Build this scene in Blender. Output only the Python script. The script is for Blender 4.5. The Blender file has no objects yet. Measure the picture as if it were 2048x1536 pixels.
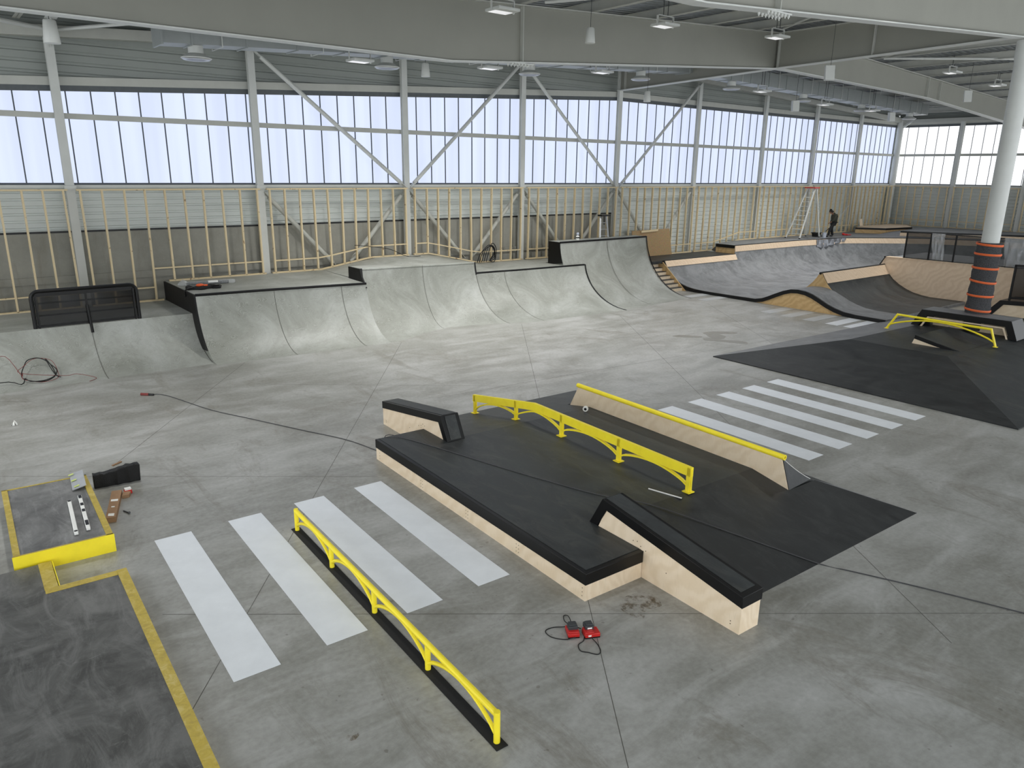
import bpy, bmesh, math, random
from mathutils import Vector, Matrix
random.seed(7)
SC = bpy.context.scene
COL = SC.collection
PI = math.pi
R = math.radians

# ------------------------------------------------------------------ camera, sky, exposure
cam = bpy.data.cameras.new('camera'); camo = bpy.data.objects.new('camera', cam); COL.objects.link(camo)
r_, u_, f_ = (0.784321, -0.620228, 0.01253), (0.162728, 0.225188, 0.96063), (0.598631, 0.751404, -0.277548)
camo.matrix_world = Matrix(((r_[0], u_[0], -f_[0], 0), (r_[1], u_[1], -f_[1], 0), (r_[2], u_[2], -f_[2], 5.6), (0, 0, 0, 1)))
cam.sensor_fit = 'HORIZONTAL'; cam.sensor_width = 36; cam.lens = 1477.886 / 2048 * 36
cam.clip_start = .1; cam.clip_end = 300
SC.camera = camo
SC.view_settings.view_transform = 'Standard'; SC.view_settings.look = 'None'
SC.view_settings.gamma = 1; SC.view_settings.use_curve_mapping = False
SC.view_settings.exposure = 0.1
w_ = bpy.data.worlds.new('sky'); SC.world = w_; w_.use_nodes = True
bg = w_.node_tree.nodes['Background']
bg.inputs[0].default_value = (.93, .97, 1.0, 1); bg.inputs[1].default_value = 2.1
WIN_LEFT, WIN_RIGHT = 0.95, 1.35          # how brightly the daylight panes glow
LAMP_W = 120                              # radiant watts of one panel lamp

# ------------------------------------------------------------------ materials
def L(r, g, b):
    f = lambda c: (c / 255 / 12.92) if c / 255 <= .04045 else ((c / 255 + .055) / 1.055) ** 2.4
    return (f(r), f(g), f(b), 1)
class N:
    """tiny wrapper round a node tree"""
    def __init__(s, name):
        s.m = bpy.data.materials.new(name); s.m.use_nodes = True
        s.t = s.m.node_tree; s.b = s.t.nodes['Principled BSDF']
        s.tc = s.t.nodes.new('ShaderNodeTexCoord'); s.co = s.tc.outputs['Object']
    def link(s, a, b): s.t.links.new(a, b)
    def mapping(s, scale=(1, 1, 1), rot=(0, 0, 0)):
        n = s.t.nodes.new('ShaderNodeMapping'); n.inputs['Scale'].default_value = scale; n.inputs['Rotation'].default_value = rot
        s.link(s.co, n.inputs[0]); return n.outputs[0]
    def noise(s, scale, detail=6, rough=.6, dist=0, vec=None):
        n = s.t.nodes.new('ShaderNodeTexNoise'); n.inputs['Scale'].default_value = scale; n.inputs['Detail'].default_value = detail
        n.inputs['Roughness'].default_value = rough; n.inputs['Distortion'].default_value = dist
        s.link(vec or s.co, n.inputs['Vector']); return n.outputs[0]
    def wave(s, scale, dist=5, detail=3, kind='BANDS', vec=None, axis='X', dscale=1):
        n = s.t.nodes.new('ShaderNodeTexWave'); n.wave_type = kind
        if kind == 'BANDS': n.bands_direction = axis
        n.inputs['Scale'].default_value = scale; n.inputs['Distortion'].default_value = dist; n.inputs['Detail'].default_value = detail
        n.inputs['Detail Scale'].default_value = dscale
        s.link(vec or s.co, n.inputs['Vector']); return n.outputs['Fac']
    def voro(s, scale, vec=None, out='Color'):
        n = s.t.nodes.new('ShaderNodeTexVoronoi'); n.inputs['Scale'].default_value = scale
        s.link(vec or s.co, n.inputs['Vector']); return n.outputs[out]
    def ramp(s, fac, stops):
        n = s.t.nodes.new('ShaderNodeValToRGB'); e = n.color_ramp.elements
        while len(e) < len(stops): e.new(.5)
        for q, (p, c) in zip(e, stops): q.position = p; q.color = c if len(c) == 4 else (*c, 1)
        s.link(fac, n.inputs[0]); return n.outputs[0]
    def val(s, fac, a, b, lo=.3, hi=.7):
        n = s.t.nodes.new('ShaderNodeMapRange'); n.inputs[1].default_value = lo; n.inputs[2].default_value = hi
        n.inputs[3].default_value = a; n.inputs[4].default_value = b; s.link(fac, n.inputs[0]); return n.outputs[0]
    def mix(s, fac, a, b, mode='MIX'):
        n = s.t.nodes.new('ShaderNodeMix'); n.data_type = 'RGBA'; n.blend_type = mode
        for k, x in ((0, fac), (6, a), (7, b)):
            if isinstance(x, (int, float)): n.inputs[k].default_value = x
            elif isinstance(x, tuple): n.inputs[k].default_value = x
            else: s.link(x, n.inputs[k])
        return n.outputs[2]
    def bump(s, h, strength=.2, dist=.01):
        n = s.t.nodes.new('ShaderNodeBump'); n.inputs['Strength'].default_value = strength; n.inputs['Distance'].default_value = dist
        s.link(h, n.inputs['Height']); s.link(n.outputs[0], s.b.inputs['Normal'])
    def col(s, c):
        if isinstance(c, tuple): s.b.inputs['Base Color'].default_value = c
        else: s.link(c, s.b.inputs['Base Color'])
    def rough(s, v):
        if isinstance(v, (int, float)): s.b.inputs['Roughness'].default_value = v
        else: s.link(v, s.b.inputs['Roughness'])
def sc(c, k): return (c[0] * k, c[1] * k, c[2] * k, 1)
def plain(name, c, rough=.5, metal=0, var=.12, scale=6, spec=.5, bump=0):
    n = N(name); f = n.noise(scale, 5)
    n.col(n.ramp(f, [(.3, sc(c, 1 - var)), (.7, sc(c, 1 + var))])); n.rough(rough)
    n.b.inputs['Metallic'].default_value = metal; n.b.inputs['Specular IOR Level'].default_value = spec
    if bump: n.bump(n.noise(scale * 6, 4), bump)
    return n.m

def m_floor():
    n = N('polished_concrete')
    v = n.mapping((.35, 1.0, 1), (0, 0, R(18)))
    a = n.noise(.35, 7, .62, .4); b = n.noise(1.6, 8, .7, .6, v); c = n.noise(14, 5, .6); d = n.noise(.8, 8, .75, 1.2, n.mapping((1, .4, 1), (0, 0, R(-35))))
    base = n.ramp(a, [(.3, L(122, 121, 112)), (.52, L(145, 145, 139)), (.75, L(172, 172, 169))])
    x = n.mix(n.val(b, 0, .6, .46, .7), base, L(186, 186, 184))
    x = n.mix(n.val(b, .5, 0, .28, .46), x, L(108, 106, 97))
    x = n.mix(n.val(d, 0, .65, .54, .66), x, L(116, 112, 100))
    x = n.mix(.10, x, n.ramp(c, [(.3, (.1, .1, .1, 1)), (.7, (.75, .75, .75, 1))]))
    spots = n.noise(9, 2, .4); x = n.mix(n.val(spots, 0, .35, .74, .77), x, L(70, 60, 46))
    n.col(x); n.rough(n.val(b, .3, .42)); n.bump(c, .03); n.b.inputs['Specular IOR Level'].default_value = .5
    return n.m
def m_troweled():
    n = N('troweled_concrete')
    warp = n.noise(.9, 3, .5)
    vv = n.t.nodes.new('ShaderNodeVectorMath'); vv.operation = 'MULTIPLY_ADD'
    vn = n.t.nodes.new('ShaderNodeTexNoise'); vn.inputs['Scale'].default_value = 1.1; n.link(n.co, vn.inputs['Vector'])
    n.link(vn.outputs['Color'], vv.inputs[0]); vv.inputs[1].default_value = (3.2, 3.2, 3.2); n.link(n.co, vv.inputs[2])
    ring = n.wave(9, 1.6, 4, 'RINGS', vv.outputs[0], dscale=2.5)
    a = n.noise(.55, 8, .68, .8); b = n.noise(5, 8, .75, 1.5)
    base = n.ramp(a, [(.32, L(122, 124, 115)), (.5, L(147, 149, 142)), (.72, L(174, 176, 172))])
    x = n.mix(n.val(ring, 0, .26, .3, 1), base, L(190, 192, 186))
    x = n.mix(n.val(b, 0, .45, .5, .75), x, L(120, 121, 114))
    n.col(x); n.rough(.5); n.bump(b, .05)
    return n.m
def m_skate(name, dark, light, tint):
    n = N(name)
    a = n.noise(1.1, 8, .7, .8); b = n.noise(3.2, 8, .78, 1.0, n.mapping((1, .28, 1), (0, 0, R(14)))); s = n.noise(6, 6, .8, 2.5, n.mapping((.25, 1.6, 1), (0, 0, R(38))))
    x = n.mix(n.val(a, 0, 1, .38, .62), sc(dark, .85), sc(light, 1.08))
    x = n.mix(n.val(b, 0, .7, .48, .72), x, tint)
    x = n.mix(n.val(s, 0, .5, .6, .72), x, sc(light, 2.3))
    n.col(x); n.rough(n.val(a, .42, .58)); n.bump(b, .03)
    return n.m
def m_ply(name, c1, c2, grain=9):
    n = N(name)
    w = n.wave(2.2, 14, 4, vec=n.mapping((1.6, .7, .8)), axis='DIAGONAL', dscale=.8); a = n.noise(1.2, 4); p = n.noise(60, 2, .5, 0, n.mapping((1, 1, .12)))
    x = n.mix(n.val(w, 0, 1, .1, .95), c1, c2); x = n.mix(n.val(a, 0, .35), x, sc(c1, 1.08)); x = n.mix(n.val(p, 0, .25, .55, .75), x, sc(c2, .8))
    n.col(x); n.rough(.55); return n.m
def m_pine():
    n = N('pine_stud'); w = n.wave(9, 4, 3, vec=n.mapping((1, 1, .08)), axis='X'); a = n.noise(.9, 4); k = n.noise(7, 2, .4)
    x = n.mix(w, L(226, 210, 174), L(208, 186, 144)); x = n.mix(n.val(a, 0, .8), x, L(220, 200, 162)); x = n.mix(n.val(k, 0, .7, .68, .74), x, L(120, 80, 40))
    n.col(x); n.rough(.65); return n.m
def m_osb():
    n = N('strand_board'); v = n.voro(26, n.mapping((1, 1, 1.8), (0, R(25), 0))); b = n.noise(30, 4)
    x = n.mix(.5, L(170, 142, 102), v, 'OVERLAY'); x = n.mix(n.val(b, 0, .5), n.mix(.6, x, L(170, 143, 104)), L(122, 96, 62)); n.col(x); n.rough(.7); return n.m
def m_precast():
    n = N('precast_concrete'); st = n.noise(2.2, 6, .65, .3, n.mapping((1, 1, .12))); a = n.noise(.7, 8, .7); s = n.noise(40, 3)
    x = n.ramp(a, [(.3, L(136, 135, 127)), (.7, L(160, 159, 150))]); x = n.mix(n.val(st, 0, .55, .52, .74), x, L(112, 106, 92)); x = n.mix(n.val(s, 0, .3, .55, .7), x, L(165, 162, 150))
    n.col(x); n.rough(.85); n.bump(s, .1); return n.m
def m_pane(name, c, strength):
    n = N(name); st = n.noise(2.6, 2, .4, 0, n.mapping((1, 1, .05)))
    col = n.ramp(st, [(.3, sc(c, .93)), (.7, sc(c, 1.05))])
    n.col(L(60, 62, 70)); n.rough(.4); n.link(col, n.b.inputs['Emission Color']); n.b.inputs['Emission Strength'].default_value = strength
    return n.m
def m_worn():
    n = N('worn_yellow_steel'); a = n.noise(9, 8, .7, .6); b = n.noise(2, 6, .7)
    x = n.ramp(a, [(.3, L(150, 132, 70)), (.5, L(186, 164, 72)), (.75, L(214, 200, 140))]); x = n.mix(n.val(b, 0, .6), x, L(196, 170, 50))
    n.col(x); n.rough(.45); return n.m
def m_glass(name, c, alpha, rough=.08):
    n = N(name); n.col(c); n.rough(rough); n.b.inputs['Alpha'].default_value = alpha; return n.m

M = dict(
    floor=m_floor(), conc=m_troweled(),
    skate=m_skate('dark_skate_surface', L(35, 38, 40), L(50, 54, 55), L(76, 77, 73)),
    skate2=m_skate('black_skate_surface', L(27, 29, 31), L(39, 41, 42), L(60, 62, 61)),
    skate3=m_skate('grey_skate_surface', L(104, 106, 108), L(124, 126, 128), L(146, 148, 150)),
    padtop=m_skate('grey_pad_concrete', L(92, 92, 91), L(122, 122, 121), L(158, 158, 157)), padlow=m_skate('dark_pad_concrete', L(64, 64, 62), L(100, 100, 98), L(128, 128, 126)),
    ply=m_ply('birch_plywood', L(238, 219, 192), L(229, 208, 178)),
    plyd=m_ply('ochre_plywood', L(206, 174, 124), L(190, 156, 106)),
    plyr=m_ply('pale_plywood', L(232, 208, 180), L(222, 196, 166)),
    pine=m_pine(), osb=m_osb(), precast=m_precast(),
    black=plain('black_steel', L(11, 11, 12), .38, 0, .2, 8, .35),
    blackmat=plain('black_laminate', L(15, 15, 16), .55, 0, .5, 5, .3),
    rubber=plain('black_rubber', L(20, 20, 21), .8, 0, .2, 20),
    yellow=plain('yellow_paint', L(255, 234, 52), .38, 0, .06, 5),
    worn=m_worn(),
    steel=plain('white_painted_steel', L(186, 187, 180), .5, 0, .05, 2),
    steelw=plain('light_painted_steel', L(205, 207, 203), .45, 0, .04, 2),
    girder=plain('grey_painted_girder', L(146, 146, 137), .55, 0, .04, .8, bump=.03),
    siding=plain('grey_green_siding', L(150, 155, 150), .45, 0, .05, .6),
    sidinglow=plain('pale_siding', L(206, 211, 207), .45, 0, .06, .8),
    deck=plain('galvanised_roof_deck', L(132, 136, 136), .5, .2, .1, 1),
    duct=plain('galvanised_duct', L(160, 165, 164), .4, .25, .06, 2),
    head=plain('anthracite_flashing', L(86, 91, 94), .5),
    mull=plain('grey_mullion', L(78, 84, 92), .5),
    pane=m_pane('milky_pane', (.70, .78, .98, 1), WIN_LEFT), paner=m_pane('bright_milky_pane', (.96, .98, 1, 1), WIN_RIGHT),
    joint=plain('joint_filler', L(88, 86, 80), .8), white=plain('white_floor_film', L(228, 232, 236), .28, 0, .05, 2, .6),
    film=plain('faded_floor_film', L(176, 178, 178), .45, 0, .06, 2),
    smoke=m_glass('smoked_pane', L(24, 25, 28), .66), smoke2=m_glass('tinted_pane', L(48, 50, 54), .55),
    plastic=m_glass('clear_plastic_film', L(215, 218, 220), .3, .12),
    felt=plain('grey_felt', L(74, 74, 76), .95, 0, .45, 40, .1, .3), orange=plain('orange_strap', L(222, 104, 52), .6),
    card=plain('brown_cardboard', L(150, 118, 88), .8), paper=plain('white_paper', L(236, 236, 232), .7, 0, .03),
    red=plain('red_plastic', L(190, 32, 28), .4), darkgrey=plain('dark_grey_plastic', L(58, 60, 62), .5),
    alu=plain('aluminium', L(196, 198, 200), .35, .6, .08), foil=plain('silver_tarpaulin', L(128, 130, 135), .32, .5, .3, 5),
    cloth=plain('dark_olive_jacket', L(44, 46, 38), .9, 0, .2, 12), trouser=plain('black_work_trousers', L(24, 24, 26), .9),
    skin=plain('skin', L(150, 108, 84), .6), hair=plain('dark_hair', L(26, 22, 20), .8), bag=plain('black_bin_bag', L(10, 10, 11), .32, 0, .4, 14, .4, .8),
    lamp=m_pane('lamp_lens', (1, 1, 1, 1), .75), bucket=plain('white_bucket', L(176, 182, 194), .5), stain=plain('damp_patch', L(124, 122, 113), .32), rust=plain('brown_stain', L(92, 74, 48), .7),
    cable=plain('grey_cable', L(70, 70, 72), .6), cabler=plain('red_cable', L(120, 44, 40), .6), lime=plain('lime_marking', L(200, 214, 120), .6), orangered=plain('orange_glove', L(220, 92, 44), .6),
)

# ------------------------------------------------------------------ mesh helpers
class MB:
    def __init__(s): s.v = []; s.f = []; s.m = []
    def add(s, vs, fs, mi=0):
        k = len(s.v); s.v += [Vector(p) for p in vs]
        for f in fs: s.f.append([k + i for i in f]); s.m.append(mi)
        return s
    def box(s, x0, x1, y0, y1, z0, z1, mi=0, T=None):
        vs = [(x, y, z) for z in (z0, z1) for y in (y0, y1) for x in (x0, x1)]
        if T: vs = [T(*p) for p in vs]
        return s.add(vs, [(0, 2, 3, 1), (4, 5, 7, 6), (0, 1, 5, 4), (2, 6, 7, 3), (0, 4, 6, 2), (1, 3, 7, 5)], mi)
    def bar(s, p, q, w, h, mi=0, up=(0, 0, 1)):
        p, q = Vector(p), Vector(q); d = (q - p).normalized(); up = Vector(up)
        a = d.cross(up)
        if a.length < 1e-4: a = d.cross(Vector((1, 0, 0)))
        a.normalize(); b = a.cross(d)
        vs = []
        for c in (p, q):
            for i, j in ((-1, -1), (1, -1), (1, 1), (-1, 1)): vs.append(c + a * (i * w / 2) + b * (j * h / 2))
        return s.add(vs, [(3, 2, 1, 0), (4, 5, 6, 7), (0, 1, 5, 4), (1, 2, 6, 5), (2, 3, 7, 6), (3, 0, 4, 7)], mi)
    def tube(s, pts, r, n=8, mi=0, caps=True):
        P = [Vector(p) for p in pts]; rr = r if isinstance(r, (list, tuple)) else [r] * len(P)
        D = []
        for i in range(len(P)):
            a = P[max(i - 1, 0)]; b = P[min(i + 1, len(P) - 1)]; D.append((b - a).normalized())
        ref = D[0].cross(Vector((0, 0, 1)))
        if ref.length < 1e-3: ref = D[0].cross(Vector((0, 1, 0)))
        ref.normalize(); vs = []
        for i, p in enumerate(P):
            ref = ref - D[i] * ref.dot(D[i]); ref.normalize(); b = D[i].cross(ref)
            k = 1.0
            if 0 < i < len(P) - 1:
                c = (P[i] - P[i - 1]).normalized().dot(D[i]); k = 1 / max(c, .5) if c < .97 else 1
            for j in range(n):
                t = 2 * PI * j / n; vs.append(p + (ref * math.cos(t) + b * math.sin(t)) * rr[i] * (1 if k == 1 else k ** .5))
        fs = []
        for i in range(len(P) - 1):
            for j in range(n):
                a = i * n + j; b2 = i * n + (j + 1) % n; fs.append((a, b2, b2 + n, a + n))
        if caps: fs += [tuple(reversed(range(n))), tuple(range((len(P) - 1) * n, len(P) * n))]
        return s.add(vs, fs, mi)
    def prism(s, pts, ext, mi=0):
        P = [Vector(p) for p in pts]; e = Vector(ext); n = len(P)
        return s.add(P + [p + e for p in P], [tuple(reversed(range(n))), tuple(range(n, 2 * n))] + [(i, (i + 1) % n, (i + 1) % n + n, i + n) for i in range(n)], mi)
    def loft(s, rings, mi=0, closed=True, caps=True):
        n = len(rings[0]); vs = [p for r in rings for p in r]; fs = []
        for i in range(len(rings) - 1):
            for j in range(n if closed else n - 1):
                a = i * n + j; b = i * n + (j + 1) % n; fs.append((a, b, b + n, a + n))
        if caps and closed: fs += [tuple(reversed(range(n))), tuple(range((len(rings) - 1) * n, len(rings) * n))]
        return s.add(vs, fs, mi)
    def lathe(s, c, prof, n=24, mi=0, T=None):
        c = Vector(c); vs = []
        for r, z in prof:
            for j in range(n):
                t = 2 * PI * j / n; p = Vector((r * math.cos(t), r * math.sin(t), z))
                vs.append(c + (T @ p if T else p))
        k = len(prof); fs = []
        for i in range(k - 1):
            for j in range(n): a = i * n + j; b = i * n + (j + 1) % n; fs.append((a, b, b + n, a + n))
        fs += [tuple(reversed(range(n))), tuple(range((k - 1) * n, k * n))]
        return s.add(vs, fs, mi)
    def sphere(s, c, r, n=12, mi=0, sq=(1, 1, 1)):
        prof = [(max(r * math.sin(PI * i / n), 1e-4), -r * math.cos(PI * i / n)) for i in range(n + 1)]
        k = len(s.v); s.lathe(c, prof, n + 4, mi); c = Vector(c)
        for i in range(k, len(s.v)):
            d = s.v[i] - c; s.v[i] = c + Vector((d.x * sq[0], d.y * sq[1], d.z * sq[2]))
        return s
    def build(s, name, mats, parent=None, ang=35, bevel=0, recalc=True):
        off = Vector((0, 0, 0))
        if parent is None:
            xs, ys, zs = [p.x for p in s.v], [p.y for p in s.v], [p.z for p in s.v]
            off = Vector(((min(xs) + max(xs)) / 2, (min(ys) + max(ys)) / 2, min(zs)))
        else:
            q = parent
            while q is not None: off = off + q.location; q = q.parent
        me = bpy.data.meshes.new(name); me.from_pydata([p - off for p in s.v], [], s.f)
        mats = mats if isinstance(mats, (list, tuple)) else [mats]
        for k in mats: me.materials.append(M[k])
        for p, i in zip(me.polygons, s.m): p.material_index = i
        if recalc:
            b = bmesh.new(); b.from_mesh(me); bmesh.ops.recalc_face_normals(b, faces=b.faces); b.to_mesh(me); b.free()
        me.shade_smooth(); me.set_sharp_from_angle(angle=R(ang))
        o = bpy.data.objects.new(name, me); COL.objects.link(o)
        if parent is not None: o.parent = parent
        else: o.location = off
        if bevel:
            bv = o.modifiers.new('bevel', 'BEVEL'); bv.width = bevel; bv.segments = 2; bv.limit_method = 'ANGLE'; bv.angle_limit = R(40)
        return o
def smooth(pts, k=6):
    P = [Vector(p) for p in pts]; out = []
    for i in range(len(P) - 1):
        a, b, c, d = P[max(i - 1, 0)], P[i], P[i + 1], P[min(i + 2, len(P) - 1)]
        for j in range(k):
            s = j / k; out.append(.5 * ((2 * b) + (c - a) * s + (2 * a - 5 * b + 4 * c - d) * s * s + (3 * b - a - 3 * c + d) * s ** 3))
    return out + [P[-1]]
def tag(o, label, cat, group=None, kind=None):
    o['label'] = label; o['category'] = cat
    if group: o['group'] = group
    if kind: o['kind'] = kind
    return o
def thing(name, label, cat, loc, group=None, kind=None):
    o = bpy.data.objects.new(name, None); COL.objects.link(o); o.location = loc; o.empty_display_size = .2
    return tag(o, label, cat, group, kind)
def dup(root, loc, label, rz=0, group=None):
    c = root.copy(); COL.objects.link(c); c.location = loc; c.rotation_euler = (0, 0, rz); c['label'] = label
    if group: c['group'] = group
    for ch in list(root.children):
        d = ch.copy(); COL.objects.link(d); d.parent = c
        for g in list(ch.children):
            e = g.copy(); COL.objects.link(e); e.parent = d
    return c
ORD = ['first', 'second', 'third', 'fourth', 'fifth', 'sixth', 'seventh', 'eighth', 'ninth', 'tenth', 'eleventh', 'twelfth', 'thirteenth', 'fourteenth', 'fifteenth', 'sixteenth', 'seventeenth', 'eighteenth']

# ------------------------------------------------------------------ building shell
YW, XR = 27.3, 57.6                                  # back wall and right-hand wall
eave = lambda x: 10.5 - (.0545 if x < 28 else .043) * abs(x - 28)
gtop = lambda x: eave(x) + .40
wintop = lambda x: (7.67 + (x - 2.56) * .0514) if x < 28 else 8.95
COLX = [-2.05, 3.93, 9.86, 15.85, 21.85, 27.95, 34.06, 40.26, 45.88, 51.45, 57.0]
def deckz(x):
    P = [(-9, 1.22), (6.3, 1.25), (6.31, 1.87), (11.9, 1.87), (14, 2.2), (16.7, 2.2), (19.2, 1.67), (27.9, 1.62), (27.95, 1.32), (35.9, 1.32), (38.3, 1.785), (60, 1.785)]
    for (a, b), (c, d) in zip(P, P[1:]):
        if a <= x <= c: return b + (d - b) * (x - a) / (c - a)

# floor slab with sawn joints
m = MB(); m.box(-14, XR + .3, -3, YW + .2, -.3, 0)
def joint(p, q, w=.008):
    p, q = Vector((*p, .0015)), Vector((*q, .0015)); d = (q - p).normalized(); n = Vector((-d.y, d.x, 0)) * w / 2
    m.add([p - n, q - n, q + n, p + n], [(0, 1, 2, 3)], 1)
for a, b in (((17.47, 21.39), (4.3, 3.46)), ((12.18, 21.28), (1.3, 7.05)), ((7.05, 21.64), (2.36, 15.35)), ((21.8, 20.4), (9.3, 2.8)), ((27.2, 20.2), (19.2, 9.5)), ((26.2, 12.9), (24, 10)),
             ((-2, 17.73), (6.1, 11.7)), ((1.7, 9.36), (10.9, 2.4)), ((9.6, 15.3), (24.5, 14.05)), ((11.8, 15.1), (6.5, 19.2)), ((-3, 24.2), (1.6, 20.8))):
    joint(a, b)
o = tag(m.build('floor', ['floor', 'joint']), 'polished grey concrete floor slab with diagonal sawn joints', 'floor', kind='structure')

def siding(m, p0, p1, z0, z1, depth, pitch=.22):
    """horizontal ribbed sheet between two plan points"""
    p0, p1 = Vector((*p0, 0)), Vector((*p1, 0)); d = (p1 - p0).normalized(); n = Vector((d.y, -d.x, 0)); prof = []
    z = z0
    while z < z1:
        for dz, e in ((0, 0), (pitch * .62, 0), (pitch * .72, depth), (pitch * .9, depth)):
            if z + dz < z1: prof.append((z + dz, e))
        z += pitch
    prof.append((z1, 0)); k = len(prof)
    vs = [p0 + n * e + Vector((0, 0, z)) for z, e in prof] + [p1 + n * e + Vector((0, 0, z)) for z, e in prof]
    m.add(vs, [(i, i + 1, i + 1 + k, i + k) for i in range(k - 1)])
wb = thing('wall_back', 'long back wall of ribbed grey siding behind the timber studs', 'wall', (20, YW, 0), kind='structure')
m = MB(); siding(m, (-9, YW), (XR, YW), .2, 5.0, -.03); m.build('lower_siding', 'sidinglow', wb, recalc=False)
m = MB(); siding(m, (-9, YW), (XR, YW), 5.0, 11.5, -.035, .3); m.build('upper_siding', 'siding', wb, recalc=False)
m = MB()
for i in range(-2, 6):
    x0, x1 = 3.93 + 5.99 * (i - 1) + .02, 3.93 + 5.99 * i - .02
    x1 = min(x1, 28.0)
    if x1 > x0: m.box(x0, x1, YW - .14, YW + .1, 0, 3.55)
m.build('concrete_plinth', 'precast', wb, bevel=.01)
m = MB(); m.box(-9, 27.9, YW - .2, YW - .1, 2.0, 2.22); m.build('concrete_kerb', 'precast', wb)
m = MB(); m.box(-9, 27.95, YW - .16, YW - .06, 3.55, 3.6); m.build('drip_flashing', 'black', wb)
wr = thing('wall_right', 'far right-hand wall of ribbed siding beyond the upper deck', 'wall', (XR, 14, 0), kind='structure')
m = MB(); siding(m, (XR, YW), (XR, 2), .2, 5.0, .03); m.build('lower_siding', 'sidinglow', wr, recalc=False)
m = MB(); siding(m, (XR, YW), (XR, 2), 5.0, 11.5, .035, .3); m.build('upper_siding', 'siding', wr, recalc=False)

# window bands, one per bay between columns
def window(n, P, u0, u1, top0, top1, mat, lab, phase):
    """P(u, d, z): u along the wall, d into the room"""
    w = thing('window_%d' % n, lab, 'window', P((u0 + u1) / 2, 0, 5.0), kind='structure')
    zt = lambda u: top0 + (top1 - top0) * (u - u0) / (u1 - u0)
    m = MB(); m.add([P(u0, .06, 5.02), P(u1, .06, 5.02), P(u1, .06, top1), P(u0, .06, top0), P(u0, .1, 5.02), P(u1, .1, 5.02), P(u1, .1, top1), P(u0, .1, top0)],
                    [(0, 1, 2, 3), (4, 5, 6, 7), (0, 1, 5, 4), (1, 2, 6, 5), (2, 3, 7, 6), (3, 0, 4, 7)])
    m.build('pane', mat, w)
    m = MB(); k = phase
    while k < u1:
        if k > u0: m.bar(P(k, .115, 5.0), P(k, .115, zt(k) + .02), .035, .035, up=(P(1, 0, 0)[0] - P(0, 0, 0)[0], P(1, 0, 0)[1] - P(0, 0, 0)[1], 0))
        k += .685
    m.build('mullions', 'mull', w)
    m = MB()
    def strip(z0, z1, d0, d1, q=0, mi=0):
        a, b = (zt(u0), zt(u1)) if q else (0, 0)
        m.add([P(u0, d0, a + z0), P(u1, d0, b + z0), P(u1, d0, b + z1), P(u0, d0, a + z1), P(u0, d1, a + z0), P(u1, d1, b + z0), P(u1, d1, b + z1), P(u0, d1, a + z1)],
              [(0, 1, 2, 3), (4, 5, 6, 7), (0, 1, 5, 4), (1, 2, 6, 5), (2, 3, 7, 6), (3, 0, 4, 7)], mi)
    strip(-.02, .14, .04, .17, 1); m.build('head_flashing', 'head', w)
    m = MB(); strip(.14, .38, .08, .22, 1); m.build('head_rail', 'steel', w)
    m = MB(); strip(6.94, 7.1, .14, .26); m.build('transom', 'steel', w)
    m = MB(); strip(4.99, 5.06, .06, .2); m.build('bottom_rail', 'mull', w)
    m = MB(); strip(4.9, 5.0, .06, .3); m.build('window_sill', 'steelw', w)
    return w
PB = lambda u, d, z: (u, YW - .0 - d, z)
wn = 0
WHERE = ['at the left end of the back wall', 'in the second bay of the back wall above the black mesh screen', 'in the third bay behind the first diagonal brace', 'in the fourth bay left of the middle column',
         'in the fifth bay right of the middle column', 'in the sixth bay behind the right-hand brace', 'in the seventh bay over the wooden deck', 'in the eighth bay left of the stepladder', 'in the ninth bay above the stooping worker', 'in the last bay before the round corner column']
for i in range(10):
    wn += 1
    window(wn, PB, COLX[i], COLX[i + 1], wintop(COLX[i]), wintop(COLX[i + 1] - .01), 'pane', 'milky daylight window band ' + WHERE[i], 3.53 - .685 * 9 + .0)
PR = lambda u, d, z: (XR - d, u, z)
RY = [27.0, 22.77, 18.4, 14.0, 9.6]
for i, lb in enumerate(['bright window band on the right wall next to the corner', 'bright window band on the right wall behind the round pillar', 'bright window band at the right edge of the right wall', 'bright window band past the right edge']):
    wn += 1
    window(wn, PR, RY[i + 1], RY[i], 8.95, 8.95, 'paner', lb, RY[i + 1] + .3)

# steel columns of the back wall
def hcol(name, x, y, z1, lab, along_x=True, w=.24, z0=0):
    t = thing(name, lab, 'column', (x, y, z0), 'white steel wall columns'); m = MB(); h = w / 2
    if along_x:
        m.box(x - h, x + h, y - h, y - h + .022, z0, z1); m.box(x - h, x + h, y + .02, y + .042, z0, z1); m.box(x - h + .035, x + h - .035, y - h + .022, y + .02, z0, z1)
    else:
        m.box(x - h, x - h + .02, y - h, y + h, z0, z1); m.box(x + h - .02, x + h, y - h, y + h, z0, z1); m.box(x - h + .02, x + h - .02, y - .05, y + .05, z0, z1)
    m.build('shaft', 'steelw', t)
    m = MB(); m.box(x - h - .04, x + h + .04, y - h - .05, y - h, 4.84, 4.98); m.build('cleat', 'steelw', t); return t
CL = ['white steel wall column off the left edge', 'white steel wall column behind the black mesh screen', 'white steel wall column with the first brace hung from its head', 'white steel wall column where two braces meet at window sill height',
      'white steel wall column standing in the middle between two rising braces', 'white steel wall column carrying the ridge girder', 'white steel wall column right of the strand board', 'white steel wall column left of the stepladder',
      'white steel wall column behind the stepladder', 'white steel wall column right of the stooping worker']
for i in range(1, 10): hcol('steel_column', COLX[i], 26.97, eave(COLX[i]) + .05, CL[i])
t = thing('steel_column', 'round white steel column in the far corner of the hall', 'column', (57.05, 26.9, 0)); m = MB(); m.lathe((57.05, 26.9, 0), [(.21, 0), (.21, 9.45)], 20); m.build('shaft', 'steelw', t)
m = MB(); m.bar((57.05, 26.75, 8.9), (57.05, 26.0, 9.45), .12, .12); m.build('bracket', 'steelw', t)
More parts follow.
